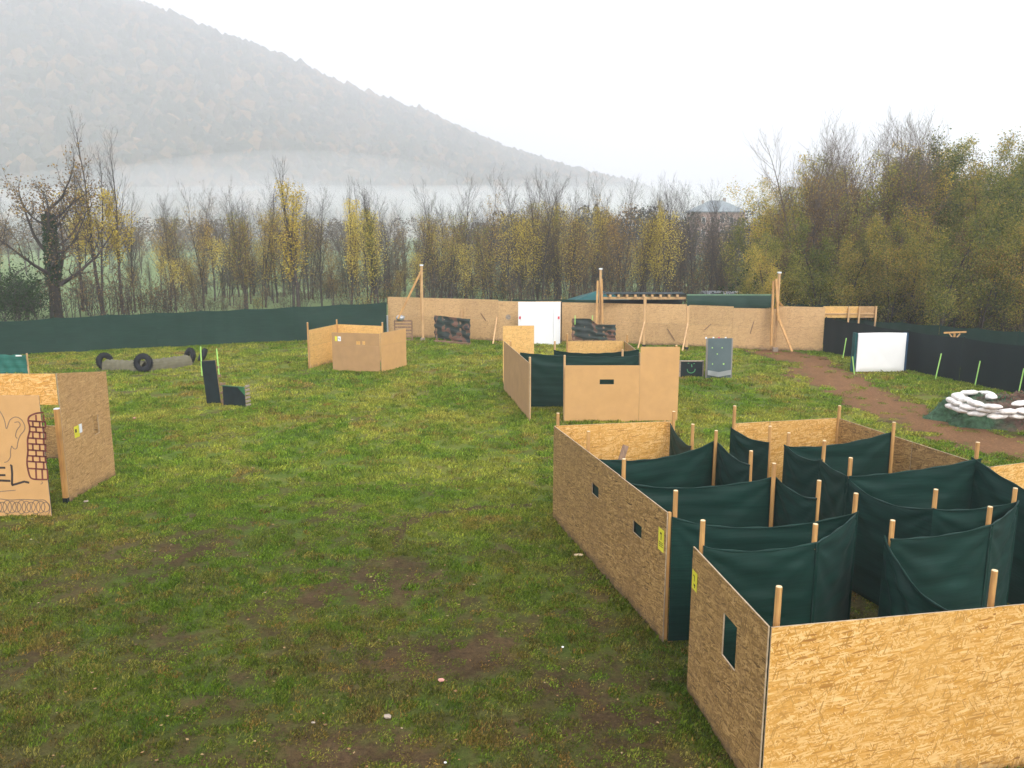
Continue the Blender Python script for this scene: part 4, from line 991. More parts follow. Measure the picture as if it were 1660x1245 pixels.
# bracket
yk = (r1*.45+r2*.55).y+.9
t = empty('timber_bracket', (XD(1548, 540, yk), yk, 0), R(-8), label='timber T shaped bracket standing above the right hand fence', cat='bracket')
zc = ZD(539, yk)
MB().bar((-.42, 0, zc-.02), (.42, 0, zc+.03), .06).build('cross_bar', M['post'], t); MB().bar((-.2, 0, zc-.05), (0, 0, zc-.32), .04).build('strut', M['post_pale'], t); MB().bar((.2, 0, zc-.04), (0, 0, zc-.32), .04).build('strut', M['post_pale'], t)
MB().bar((0, 0.03, 0), (0, 0.03, zc-.04), .07).build('shaft', M['post'], t)

# lime rods along the right fence
for (bx, by, tx, ty, lab) in ((1366, 579, 1372, 548, 'lime rod left of the white target leaning on the dark fence'), (1385, 604, 1382, 578, 'lime rod against the left edge of the white target'),
     (1516, 613, 1526, 573, 'lime rod nearest right of the white target'), (1580, 624, 1589, 585, 'lime rod behind the far side of the sandbags'), (1650, 640, 1660, 597, 'lime rod at the right picture edge')):
    q = P(bx, by+3); lrod((q.x, q.y, 0), (XD(tx, ty, q.y+.03), q.y+.03, ZD(ty, q.y+.03)), lab, group='lime rods leaning on the right hand fence')
# white target
q = P(1387, 604); x0, x1 = XD(1387, 604, q.y), XD(1465, 604, q.y); hq_ = ZD(540, q.y)
t = empty('white_target', (x0, q.y, 0), R(1), label='large white cloth covered target screen with teal sides on the right', cat='target screen')
vs = []; fs = []; nx, nz = 40, 30
for i in range(nx+1):
    for j in range(nz+1):
        u, v = i/nx, j/nz; e = min(u, 1-u, v, 1-v)*8; e = min(1, e)
        y = -.05*(1-(1-e)**2)+-.004*math.sin(v*9+3*math.sin(u*4))*e+.005*math.sin(u*30*(1-v)+v*11)*e*math.exp(-((v-.9)/.25)**2)+.008*math.exp(-((u-.85+v*.8)/.1)**2)
        vs.append((u*(x1-x0), y-.01, .04+v*(hq_-.04+.02*math.sin(u*3))))
for i in range(nx):
    for j in range(nz): k = i*(nz+1)+j; fs.append((k, k+nz+1, k+nz+2, k+1))
link('sheet', mesh('sheet', vs, fs, True), M['white'], t)
MB().box(((x1-x0)/2, .14, hq_/2), (x1-x0-.02, .18, hq_-.06)).build('body', M['whiteboard'], t)
MB().box((-.05, .2, hq_/2), (.09, .3, hq_-.02)).build('side_cloth', M['tarp'], t); MB().box((x1-x0+.07, .2, hq_/2), (.1, .3, hq_-.02)).build('side_cloth', plain('navy_cloth', (.02, .06, .12), .6), t)

# ------------------------------------------------------------------ sandbag ring on a netted mound
mc_ = P(1625, 690); mcx, mcy = mc_.x+.3, mc_.y+.7
vs = []; fs = []; RA, RR = 72, 22
for i in range(RR+1):
    r = i/RR
    for j in range(RA):
        a = 2*math.pi*j/RA; wob = 1+.12*math.sin(a*3+1)+.07*math.sin(a*7)
        rx, ry = 2.3*wob*r, 1.3*wob*r
        h = .6*(1-sstep(.62, 1, r))*(.95+.2*math.sin(a*5+r*9))-.0; x, y = rx*math.cos(a), ry*math.sin(a)
        h += float(fbm(np.array(x*3+50), np.array(y*3+50), 1.0, 5))*.2*(1-r)*1.5 + (.10*math.sin(a*31+r*20)*r*(1-r)*2)+.16*(float(fbm(np.array(x*4+9), np.array(y*4+3), 1.0, 8))-.5)*math.sin(math.pi*r)
        vs.append((x, y, h if r < 1 else -.03))
for i in range(RR):
    for j in range(RA): a = i*RA+j; b_ = i*RA+(j+1) % RA; fs.append((a, b_, b_+RA, a+RA))
m, n, l, bb_ = newmat('netted_soil'); tc = N(n, 'ShaderNodeTexCoord'); sx = N(n, 'ShaderNodeSeparateXYZ'); l.new(tc.outputs['Object'], sx.inputs[0])
f = noise(n, l, tc.outputs['Object'], 7, 5, .7); f2 = noise(n, l, tc.outputs['Object'], 1.2, 3)
grn = ramp(n, l, f, [(.35, (.02, .05, .02)), (.6, (.06, .14, .07)), (.75, (.12, .2, .12))]); sol = ramp(n, l, f, [(.3, (.05, .028, .02)), (.7, (.17, .095, .065))])
mk = ramp(n, l, math_(n, l, 'ADD', math_(n, l, 'MULTIPLY', sx.outputs[0], .35), f2), [(.15, (0, 0, 0)), (.32, (1, 1, 1))])
l.new(mixc(n, l, mk, grn, sol), bb_.inputs['Base Color']); bb_.inputs['Roughness'].default_value = .95; bump(n, l, f, bb_, 1, .06)
link('mound', mesh('mound', vs, fs, True), m, None, (mcx, mcy, 0), label='low soil mound with green netting over its left slope under the sandbags', cat='mound')
mo = bpy.data.objects['mound']; mv = [v.co.copy() for v in mo.data.vertices]
vs = []; fs = []; rr_m = random.Random(4)
for _ in range(5200):
    c = rr_m.choice(mv)
    if c.x > .2 and rr_m.random() < .8: continue
    p = c+Vector((rr_m.uniform(-.09, .09), rr_m.uniform(-.09, .09), .0)); u = Vector((rr_m.gauss(0, 1), rr_m.gauss(0, 1), rr_m.uniform(-.2, 1.2))).normalized()*rr_m.uniform(.04, .12); q = Vector((-u.y, u.x, 0)).normalized()*rr_m.uniform(.008, .02)
    i = len(vs); vs += [p-q, p+q, p+u]; fs.append((i, i+1, i+2))
link('camouflage_netting', mesh('camouflage_netting', vs, fs), leafmat('netting_scraps', [(.2, (.02, .06, .035)), (.5, (.05, .12, .06)), (.8, (.12, .2, .12))]), mo, kind='stuff')
vs = []; fs = []
for _ in range(900):
    c = rr_m.choice(mv)
    if c.x < -.2: continue
    r_ = rr_m.uniform(.015, .06); p = c+Vector((rr_m.uniform(-.09, .09), rr_m.uniform(-.09, .09), r_*.3)); i = len(vs)
    vs += [p+Vector((r_, 0, 0)), p+Vector((0, r_, 0)), p+Vector((-r_, 0, 0)), p+Vector((0, -r_, 0)), p+Vector((r_*.2, 0, r_))]; fs += [(i, i+1, i+4), (i+1, i+2, i+4), (i+2, i+3, i+4), (i+3, i, i+4)]
link('clods', mesh('clods', vs, fs), plain('clod_soil', (.15, .085, .055), .95, .3, 5), mo, kind='stuff')
def bagmesh(seed):
    bm = bmesh.new(); bmesh.ops.create_uvsphere(bm, u_segments=16, v_segments=10, radius=1); rr = random.Random(seed)
    a = [rr.random()*6 for _ in range(5)]
    for v in bm.verts:
        x, y, z = v.co; f_ = lambda t, p: math.copysign(abs(t)**p, t)
        x2, y2, z2 = f_(x, .8)*.30, f_(y, .8)*.165*(1-.35*abs(x)**3), f_(z, .8)*.078*(1-.45*abs(x)**3)
        z2 += .012*math.sin(x2*19+a[0])*math.cos(y2*23+a[1]); y2 *= 1+.1*math.sin(x2*9+a[2]); v.co = (x2, y2, z2)
    me = bpy.data.meshes.new('sandbag'); bm.to_mesh(me); bm.free(); me.polygons.foreach_set('use_smooth', [True]*len(me.polygons)); me.materials.append(M['sandbag']); return me
bms = [bagmesh(i) for i in range(4)]
BZ = .55
def bagpix(px, py, z): return P(px, py, z)
arc1 = [(1537, 655), (1550, 663), (1570, 668), (1592, 671), (1615, 674), (1638, 674), (1662, 673), (1686, 672)]
arc2 = [(1541, 647), (1556, 656), (1580, 662), (1603, 665), (1627, 667), (1650, 667), (1675, 666)]
arc3 = [(1551, 641), (1570, 651), (1592, 656), (1613, 660)]
back = [(1548, 645), (1566, 641), (1586, 639), (1604, 643), (1611, 650)]
back2 = [(1560, 638), (1578, 635.5), (1597, 637.5), (1608, 644)]
rt = [(1640, 655), (1662, 653), (1688, 652)]
nb_ = 0
for (ring, z, lab) in ((arc1, BZ, 'white sandbag in the bottom front course of the ring on the mound'), (arc2, BZ+.15, 'white sandbag in the second front course of the ring on the mound'), (arc3, BZ+.29, 'white sandbag in the top course over the left front of the ring'),
                       (back, BZ+.12, 'white sandbag in the lower back course of the ring'), (back2, BZ+.26, 'white sandbag in the upper back course of the ring'), (rt, BZ+.3, 'white sandbag in the raised right hand heap of the ring')):
    raw = [P(a, b_, z) for a, b_ in ring]; pts_ = []; acc = .0; step_ = .54; off_ = (.12, .36)[int(z*100) % 2]
    for a, b_ in zip(raw[:-1], raw[1:]):
        L_ = (b_-a).length
        while off_ <= L_: pts_.append(a.lerp(b_, off_/L_)); off_ += step_
        off_ -= L_
    for i, q in enumerate(pts_):
        nx_ = pts_[min(i+1, len(pts_)-1)]-pts_[max(i-1, 0)]
        link('sandbag', bms[nb_ % 4], None, None, (q.x, q.y, z), rot=(random.uniform(-.16, .16), random.uniform(-.12, .12), math.atan2(nx_.y, nx_.x)+random.uniform(-.22, .22)), label=lab, cat='sandbag', group='white sandbags ringed on the mound'); nb_ += 1

# ------------------------------------------------------------------ debris on the grass
for i, (px, py, r_, mt, lab) in enumerate(((938, 903, (.11, .05, .025), 'cut', 'pale wood offcut on the grass against the long brown wall'), (715, 1106, (.05, .04, .02), 'pinkstone', 'pinkish stone chip on the brown patch in the foreground grass'), (628, 1166, (.055, .045, .025), 'stone', 'pale stone lying alone in the foreground grass'),
        (912, 1052, (.02, .02, .012), 'white', 'tiny white scrap on the dark grass near the brown wall'), (722, 1240, (.02, .015, .01), 'white', 'tiny white scrap at the bottom edge of the grass'), (425, 828, (.05, .03, .012), 'pinkstone', 'flat reddish scrap in the mid grass left of centre'),
        (218, 680, (.09, .05, .03), 'pinkstone', 'reddish clod on the grass right of the hut'), (140, 815, (.07, .06, .02), 'stone', 'stone chip at the foot of the hut side wall'), (508, 1175, (.03, .02, .012), 'stone', 'small stone chip in the lower left foreground grass'))):
    q = P(px, py); blob('scrap' if 'scrap' in lab or 'offcut' in lab else 'stone', (q.x, q.y, r_[2]*.6+.025), r_, M[mt], None, i, 1, label=lab, cat='debris')
def litter():
    vs = []; fs = []
    for k in range(1500):
        y = random.uniform(8, 34); x = random.uniform(-1, 1)*y*.62; s = random.uniform(.008, .022)*(1 if y < 18 else 1.6); a = random.random()*6.28; i = len(vs); z = float(.02+random.random()*.03)
        for t_ in (0, 1.57, 3.14, 4.71): vs.append((x+math.cos(a+t_)*s*(1.5 if t_ in (0, 3.14) else .8), y+math.sin(a+t_)*s, z+random.uniform(-.008, .008)))
        fs.append((i, i+1, i+2, i+3))
    m, n, l, b = newmat('dead_leaf'); g = N(n, 'ShaderNodeNewGeometry')
    l.new(ramp(n, l, g.outputs['Random Per Island'], [(0, (.09, .05, .025)), (.5, (.28, .15, .05)), (.9, (.32, .22, .1)), (1, (.4, .3, .2))]), b.inputs['Base Color']); b.inputs['Roughness'].default_value = .8
    link('fallen_leaves', mesh('fallen_leaves', vs, fs), m, label='scattered fallen brown leaves and bits on the grass', cat='leaf litter', kind='stuff')
litter()

build_grass()
# ------------------------------------------------------------------ trees
class Tree:
    def __init__(s, seed): s.r = random.Random(seed); s.v = []; s.f = []; s.tw = []
    def tube(s, pts, rad, k):
        base = len(s.v)
        for i, (p, r) in enumerate(zip(pts, rad)):
            d = (pts[min(i+1, len(pts)-1)]-pts[max(i-1, 0)]).normalized()
            x = d.cross(Vector((.3, 1, .1))).normalized(); y = d.cross(x)
            for j in range(k): a = 6.2832*j/k; s.v.append(p+(x*math.cos(a)+y*math.sin(a))*r)
        for i in range(len(pts)-1):
            for j in range(k): a = base+i*k+j; b_ = base+i*k+(j+1) % k; s.f.append((a, b_, b_+k, a+k))
    def grow(s, p, d, L, r, depth, prm):
        rr = s.r; n_ = prm['seg'][depth]; pts = [p.copy()]; rad = [r]; q = p.copy(); dd = d.copy()
        for i in range(n_):
            dd = (dd+Vector((rr.gauss(0, 1), rr.gauss(0, 1), rr.gauss(0, .6)))*prm['wob'][depth]+Vector((0, 0, prm['up'][depth]))).normalized()
            q = q+dd*(L/n_); pts.append(q.copy()); rad.append(max(.004, r*(1-(i+1)/n_*prm['tap'][depth])))
        s.tube(pts, rad, (6, 4, 3, 3)[depth])
        if depth >= prm['leafd']: s.tw += [(pts[i], pts[i+1]) for i in range(n_)]
        if depth < prm['max']:
            for c in range(prm['n'][depth]):
                t = prm['t0'][depth]+(1-prm['t0'][depth])*((c+rr.random())/prm['n'][depth]); i = min(n_-1, int(t*n_)); f_ = t*n_-i
                b_ = pts[i].lerp(pts[i+1], f_); ax = (pts[i+1]-pts[i]).normalized()
                pr = ax.cross(Vector((rr.gauss(0, 1), rr.gauss(0, 1), rr.gauss(0, 1)))).normalized()
                an = R(rr.uniform(*prm['ang'][depth])); nd = ax*math.cos(an)+pr*math.sin(an)
                ll = L*prm['len'][depth]*rr.uniform(.6, 1.1)*(1-.55*t if depth == 0 else 1-.3*t)
                s.grow(b_, nd, ll, max(.006, rad[i]*prm['rr'][depth]), depth+1, prm)
    def leaves(s, count, size, spread, zr=None, clump=None):
        vs = []; fs = []; rr = s.r
        tw = s.tw
        if zr: tw = [t for t in tw if zr[0] < t[0].z < zr[1]] or tw
        if clump: 
            cs = [rr.choice(tw)[0] for _ in range(clump[0])]; w_ = [t for t in tw if any((t[0]-c).length < clump[1] for c in cs)]; tw = w_ or tw
        for _ in range(count):
            a, b_ = rr.choice(tw); p = a.lerp(b_, rr.random())+Vector((rr.gauss(0, spread), rr.gauss(0, spread), rr.gauss(0, spread)))
            u = Vector((rr.gauss(0, 1), rr.gauss(0, 1), rr.gauss(0, 1))).normalized(); w_ = u.cross(Vector((rr.gauss(0, 1), rr.gauss(0, 1), rr.gauss(0, 1)))).normalized()
            sz = size*rr.uniform(.55, 1.2); i = len(vs); vs += [p-u*sz*.5, p+w_*sz*.3, p+u*sz*.5, p-w_*sz*.3]; fs.append((i, i+1, i+2, i+3))
        return mesh('leaves', vs, fs)
    def wood(s): return mesh('trunk', s.v, s.f, True)
def bark(name, c):
    return plain(name, c, .9, .3, 4)
M['bark'] = bark('grey_bark', (.075, .062, .055)); M['bark_dark'] = bark('dark_bark', (.06, .05, .045)); M['bark_pale'] = bark('pale_twigs', (.15, .12, .095))
M['leaf_y'] = leafmat('yellow_leaves', [(.2, (.38, .28, .04)), (.5, (.72, .55, .08)), (.75, (.82, .68, .16))])
M['leaf_o'] = leafmat('ochre_leaves', [(.2, (.20, .12, .04)), (.5, (.42, .25, .06)), (.8, (.58, .42, .09))])
M['leaf_g'] = leafmat('olive_leaves', [(.12, (.04, .065, .018)), (.4, (.135, .165, .038)), (.6, (.28, .26, .055)), (.8, (.48, .34, .07))])
M['leaf_gy'] = leafmat('green_yellow_leaves', [(.12, (.10, .13, .03)), (.4, (.30, .30, .065)), (.6, (.50, .42, .09)), (.8, (.70, .48, .10))])
M['leaf_b'] = leafmat('brown_leaves', [(.2, (.08, .05, .03)), (.5, (.17, .11, .055)), (.8, (.28, .19, .09))])
M['ivy'] = leafmat('ivy_leaves', [(.2, (.012, .03, .012)), (.6, (.03, .07, .02)), (.9, (.07, .12, .03))])
def proto(prm, seed, h, leaves, trunks=1, r0=.09, spread_base=.35, barkm='bark'):
    T = Tree(seed)
    for k in range(trunks):
        a = T.r.random()*6.28; off = Vector((math.cos(a), math.sin(a), 0))*(spread_base*T.r.random() if trunks > 1 else 0)
        d = Vector((off.x*.25+T.r.gauss(0, .04), off.y*.25+T.r.gauss(0, .04), 1)).normalized()
        T.grow(off, d, h*(1 if k == 0 else T.r.uniform(.7, .98)), r0*(1 if k == 0 else .7), 0, prm)
    out = [('trunk', T.wood(), barkm)]
    for (mat, cnt, sz, spr, zr, cl) in leaves: out.append(('crown', T.leaves(cnt, sz, spr, zr, cl), mat))
    TOP[id(out)] = max(v.z for v in T.v); return out
TOP = {}
def fit(pr, h): return h/TOP[id(pr)]
def place(pr, xy, rz, s, label, cat='tree', group=None, name='tree', sz=None):
    t = empty(name, (xy[0], xy[1], -.05), rz, label=label, cat=cat, group=group); t.scale = (s, s, sz or s)
    for (n_, me, m_) in pr:
        link(n_, me, M[m_], t)
    return t
slender = dict(seg=(10, 6, 4), wob=(.055, .13, .18), up=(.03, .16, .12), tap=(.93, .9, .8), leafd=1, max=2, n=(34, 9, 0), t0=(.2, .15, 0), ang=((24, 52), (20, 50), (20, 50)), len=(.40, .5, .4), rr=(.40, .5, .5))
poplar = dict(seg=(12, 7, 5), wob=(.025, .09, .15), up=(.05, .18, .12), tap=(.93, .9, .8), leafd=1, max=2, n=(30, 9, 0), t0=(.28, .15, 0), ang=((24, 50), (20, 50), (20, 50)), len=(.34, .5, .4), rr=(.42, .5, .5))
column = dict(seg=(10, 6, 4), wob=(.03, .06, .1), up=(.03, .35, .2), tap=(.93, .9, .8), leafd=1, max=2, n=(34, 8, 0), t0=(.15, .15, 0), ang=((15, 34), (15, 40), (20, 50)), len=(.36, .45, .4), rr=(.4, .5, .5))
bushy = dict(seg=(8, 6, 5, 3), wob=(.06, .12, .18, .2), up=(.02, .10, .05, 0), tap=(.9, .9, .85, .8), leafd=2, max=3, n=(15, 7, 4, 0), t0=(.06, .15, .2, 0), ang=((28, 65), (25, 60), (25, 60), (0, 0)), len=(.52, .5, .5, .4), rr=(.45, .5, .55, .5))
oak = dict(seg=(5, 9, 7, 5), wob=(.03, .17, .22, .28), up=(.08, .10, .06, .03), tap=(.55, .85, .85, .8), leafd=2, max=3, n=(13, 13, 9, 0), t0=(.3, .2, .15, 0), ang=((40, 85), (30, 65), (30, 60), (0, 0)), len=(1.15, .45, .45, .4), rr=(.42, .42, .5, .5))
shrub = dict(seg=(6, 5, 4), wob=(.12, .18, .2), up=(.0, .05, 0), tap=(.9, .9, .8), leafd=1, max=2, n=(10, 5, 0), t0=(.1, .15, 0), ang=((25, 70), (25, 60), (0, 0)), len=(.6, .5, .4), rr=(.55, .6, .5))
PS = [proto(slender, 10+i, 10, lv, trunks=tr_, r0=.09) for i, (lv, tr_) in enumerate((
    ([('leaf_y', 2600, .12, .14, (2, 8.5), None)], 2), ([('leaf_o', 1900, .11, .14, (2, 9), None)], 2), ([('leaf_b', 500, .10, .12, (1, 8), None)], 2),
    ([('leaf_y', 1500, .12, .12, (1.5, 6), (9, 1.2)), ('leaf_b', 400, .1, .12, None, None)], 1), ([('leaf_o', 1500, .11, .13, (1.5, 8), None), ('leaf_gy', 1700, .12, .12, (2, 8.5), None)], 3), ([('leaf_b', 260, .1, .1, None, None)], 2)))]
PC = [proto(column, 30+i, 11, [('leaf_y', 3800, .14, .13, (2.5, 10.2), None), ('leaf_o', 900, .13, .12, (1.5, 7), None)], trunks=2, r0=.13) for i in range(2)]
PCg = [proto(column, 40, 11, [('leaf_gy', 2600, .14, .13, (2.5, 9.8), None), ('leaf_y', 1500, .14, .13, (3.5, 9.8), None)], trunks=3, r0=.11)]
PB = [proto(bushy, 50+i, 9, lv, trunks=2, r0=.12, barkm='bark_dark') for i, lv in enumerate((
    [('leaf_g', 12500, .13, .2, None, None)], [('leaf_gy', 9500, .125, .2, None, None)], [('leaf_g', 9500, .125, .2, None, None), ('leaf_o', 1500, .12, .2, (4, 9), (5, 1.6))], [('leaf_b', 4500, .11, .2, None, None), ('leaf_g', 4200, .13, .2, (0, 5), None)]))]
PBare = [proto(slender, 60+i, 12, [('leaf_o', 1000, .11, .14, (3, 9.8), None)], trunks=2, r0=.12, barkm='bark_pale') for i in range(2)]
PSh = [proto(shrub, 70+i, 2.6, lv, trunks=9, r0=.03, spread_base=1.1, barkm=bk) for i, (lv, bk) in enumerate((([('leaf_b', 500, .10, .15, None, None)], 'bark'), ([('leaf_o', 350, .1, .15, None, None), ('leaf_g', 300, .1, .15, (0, 1.4), None)], 'bark_dark'), ([('ivy', 2200, .13, .18, None, None)], 'bark_dark'), ([('leaf_b', 700, .1, .15, None, None)], 'bark_dark')))]
TL = {0: 'thin yellow leaved tree of the back row', 1: 'slender ochre leaved tree of the back row', 2: 'nearly bare twin stemmed tree of the back row', 3: 'slender low clumped yellow tree of the back row', 4: 'many stemmed ochre tree of the back row', 5: 'bare slender tree of the back row'}
# main row behind the field
r5 = random.Random(99)
def topy(px):
    pts = [(130, 300), (230, 330), (300, 315), (350, 300), (420, 290), (520, 300), (600, 300), (640, 345), (690, 300), (740, 290), (850, 280), (900, 285), (1000, 290), (1080, 290), (1120, 300), (1180, 325), (1230, 310)]
    for (a, b_) in zip(pts[:-1], pts[1:]):
        if a[0] <= px <= b_[0]: return a[1]+(b_[1]-a[1])*(px-a[0])/(b_[0]-a[0])
    return 305
def zone(px):
    for lim, ph in ((250, 'by the tall yellow pair'), (340, 'above the bramble thickets'), (450, 'left of the tallest yellow poplar'), (540, 'just right of the tallest yellow poplar'), (640, 'above the end of the green fence'),
                    (730, 'behind the tall pole with one brace'), (840, 'left of the white door panel'), (930, 'above the white door panel'), (1010, 'behind the teal tent'), (1110, 'above the rafter beam'), (9999, 'near the distant house')):
        if px < lim: return ph
px = 205
while px < 1215:
    D = r5.uniform(60, 78); k = r5.choice((0, 1, 2, 3, 4, 5, 2, 4, 1)) if px < 640 else r5.choice((0, 1, 4, 4, 1, 2, 0)); 
    if px > 1110: k = r5.choice((2, 5))
    h = (ZD(topy(px)+r5.choice((-18, -6, 10, 30, 60))+r5.uniform(-8, 12), D))
    place(PS[k], (XD(px, 400, D), D), r5.random()*6.28, fit(PS[k], h), TL[k]+' '+zone(px), group='back row, %s %s' % (TL[k].split(' of the back row')[0], zone(px)))
    px += r5.uniform(6, 19) if px < 640 or px > 700 else r5.uniform(11, 22)
# further, mistier row
px = -40
while px < 1260:
    D = r5.uniform(86, 125); k = r5.choice((2, 5, 1)); h = ZD(r5.uniform(305, 350), D)
    if not (90 < px < 560 and r5.random() < .6): place(PS[k], (XD(px, 400, D), D), r5.random()*6.28, fit(PS[k], h), 'misty bare tree farther off '+(zone(px) if px > 130 else 'behind the old oak'), group='misty trees '+(zone(px) if px > 130 else 'behind the old oak'))
    px += r5.uniform(12, 30)
# individually placed poplars of the row
for (px, ty, D, pr, s_w, lab) in ((478, 250, 61, PC[0], 1.35, 'tallest yellow poplar rising above the back row left of centre'), (566, 278, 62, PC[1], 1.0, 'narrow yellow poplar with a spiky top in the back row'), (605, 284, 61, PCg[0], 1.3, 'broad yellow green poplar group left of the fence pole'),
       (395, 300, 64, PS[4], .9, 'thin ochre tree left of the tallest yellow poplar'), (1168, 285, 70, PS[2], 1.0, 'bare ivy clad tree in front of the distant house'), (845, 282, 66, PS[5], 1.0, 'bare tree reaching highest in the middle of the back row'),
       (1070, 290, 66, PC[0], .45, 'thin poplar with sparse leaves near the distant house'), (905, 290, 67, PCg[0], .5, 'yellow green slim tree above the white door panel')):
    h = ZD(ty, D); s = fit(pr, h); place(pr, (XD(px, 400, D), D), r5.random()*6, s*s_w, lab, sz=s)
# left: yellow poplars and old oak with ivy
PL = [proto(poplar, 81, 12, [('leaf_y', 2600, .15, .16, (3.2, 8), None)], trunks=2, r0=.13, barkm='bark'), proto(poplar, 83, 12, [('leaf_y', 2100, .15, .16, (3.0, 7.5), None)], trunks=1, r0=.14, barkm='bark')]
for (px, ty, D, pr, lab) in ((160, 170, 58, PL[0], 'tallest thin bare topped tree right of the old oak'), (190, 200, 59, PL[1], 'second tall thin yellow tree farther right of the oak'), (125, 225, 61, PL[1], 'thin bare topped tree just behind the old oak'), (212, 300, 60, PS[2], 'small bare tree at the right foot of the tall yellow pair')):
    h = ZD(ty, D); s = fit(pr, h); place(pr, (XD(px, 400, D), D), r5.random()*6, s, lab)
T = Tree(5); T.grow(Vector((0, 0, 0)), Vector((.03, 0, 1)), 5.2, .30, 0, oak)
po = [('trunk', T.wood(), 'bark_dark'), ('crown', T.leaves(3000, .12, .2), 'leaf_b'), ('crown', T.leaves(420, .14, .12, (5, 12)), 'leaf_o')]
# ivy round the trunk
AX = [sum((Vector(v) for v in T.v[i*6:i*6+6]), Vector())/6 for i in range(6)]
iv = []; fi = []
for _ in range(1500):
    z = T.r.uniform(1.6, 5.0); a = T.r.random()*6.28; rr_ = .30*(1-z*.1)+T.r.uniform(.02, .16); i_ = min(4, int(z/5.2*5)); c_ = AX[i_].lerp(AX[i_+1], min(1, max(0, (z-AX[i_].z)/max(.1, AX[i_+1].z-AX[i_].z)))); p = Vector((rr_*math.cos(a)+c_.x, rr_*math.sin(a)+c_.y, z)); u = Vector((T.r.gauss(0, 1), T.r.gauss(0, 1), T.r.gauss(0, 1))).normalized(); w_ = u.orthogonal().normalized(); i = len(iv)
    iv += [p-u*.08, p+w_*.05, p+u*.08, p-w_*.05]; fi.append((i, i+1, i+2, i+3))
po.append(('ivy', mesh('ivy', iv, fi), 'ivy'))
D = 56; q = T.v; top = max(v.z for v in T.v); h = ZD(235, D)
place(po, (XD(85, 450, D), D), R(110), h/top, 'old spreading oak with ivy clad trunk and few brown leaves', name='oak_tree')
for (px, ty, D, lab) in ((-70, 250, 60, 'brown leaved oak mostly beyond the left picture edge'),):
    place(po, (XD(px, 450, D), D), R(200), ZD(ty, D)/top*.95, lab, name='oak_tree')
# undergrowth behind the left fence and under the row
def sh(px, D, k, s, lab, grp): place(PSh[k], (XD(px, 480, D), D), r5.random()*6, s, lab, 'bush', grp, 'bush')
for (px, D, s) in ((5, 52, 1.35), (40, 53, 1.15), (-40, 52, 1.4), (25, 55, 1.4)): sh(px, D, 2, s, 'dense dark evergreen bush behind the fence at the left edge', 'dark bushes at the left edge')
for px in (112, 140, 175, 205, 232, 255, 268): sh(px, r5.uniform(54, 58), r5.choice((0, 3)), r5.uniform(1.0, 1.6), 'brown bramble thicket behind the left net fence', 'bramble thickets behind the left fence')
px = 280
while px < 1210:
    sh(px, r5.uniform(56, 72), r5.choice((0, 1, 3)), r5.uniform(.55, 1.0) if px < 700 else r5.uniform(.7, 1.25), 'low brown undergrowth bush beneath the back row of trees', 'undergrowth beneath the back row'); px += r5.uniform(16, 30)
px = 300
while px < 1215:
    D = r5.uniform(72, 84); sh(px, D, r5.choice((0, 3, 3, 1)), r5.uniform(.9, 1.4) if px < 640 else r5.uniform(1.1, 1.9), 'taller thicket bush farther back '+zone(px), 'thicket bushes farther back '+zone(px)); px += r5.uniform(13, 26)
# right hand wood
WL = {0: 'olive green tree of the right wood', 1: 'yellow green tree of the right wood', 2: 'olive and ochre tree of the right wood', 3: 'brownish thin leaved tree of the right wood'}
def rtop(px):
    pts = [(1190, 395), (1225, 345), (1262, 285), (1300, 245), (1360, 250), (1440, 240), (1490, 225), (1540, 207), (1600, 218), (1660, 208), (1900, 205)]
    for (a, b_) in zip(pts[:-1], pts[1:]):
        if a[0] <= px <= b_[0]: return a[1]+(b_[1]-a[1])*(px-a[0])/(b_[0]-a[0])
    return 400
def wz(px): return 'behind the tall pole' if px < 1330 else ('above the raised yellow boards' if px < 1440 else ('above the white target' if px < 1520 else ('above the T shaped bracket' if px < 1600 else 'at the right picture edge')))
for (row, D0, dy) in ((0, 44, 105), (1, 48, 50), (2, 53, 5), (3, 58, -5)):
    px = 1215+row*8 if row else 1240
    rw = ('front edge', 'second rank', 'third rank', 'rearmost rank')[row]
    while px < 1800:
        D = D0+r5.uniform(-1.5, 2.5)+(-4 if px > 1500 and row == 0 else 0); k = r5.choice((0, 2, 1, 0)) if row < 1 else r5.choice((1, 1, 3, 2, 1, 0))
        if px > 1540: k = r5.choice((0, 2, 3, 2))
        ty = rtop(px)+dy+r5.uniform(-12, 25); h = max(3.0, ZD(ty, D)); s = fit(PB[k], h)
        place(PB[k], (XD(px, 400, D), D), r5.random()*6.28, min(s, 1.25), WL[k]+', '+rw+' '+wz(px), group='right hand wood, %s %s %s' % (WL[k].split(' of the')[0], rw, wz(px)), sz=s)
        px += r5.uniform(26, 44)
for (px, ty, D) in ((1300, 178, 50), (1322, 196, 50), (1390, 186, 50), (1448, 174, 49), (1475, 190, 50), (1515, 182, 48), (1418, 200, 49), (1360, 206, 49), (1302, 182, 54), (1325, 205, 55), (1395, 190, 54), (1420, 215, 56), (1452, 178, 52), (1470, 185, 54), (1500, 195, 55), (1525, 185, 54), (1350, 215, 56), (1255, 258, 56), (1235, 305, 58), (1440, 195, 57), (1315, 215, 57), (1282, 225, 58), (1380, 205, 57), (1490, 182, 57), (1412, 188, 58), (1335, 195, 58), (1550, 190, 57), (1270, 245, 60)):
    pb_ = PBare[r5.randrange(2)]; place(pb_, (XD(px, 400, D), D), r5.random()*6, fit(pb_, ZD(ty, D)), 'bare topped pale twigged tree spiking up '+wz(px), group='bare tops '+wz(px))
place(PC[0], (XD(1512, 400, 50), 50), 1.0, fit(PC[0], ZD(212, 50)), 'bright yellow tree glowing in the right hand wood')
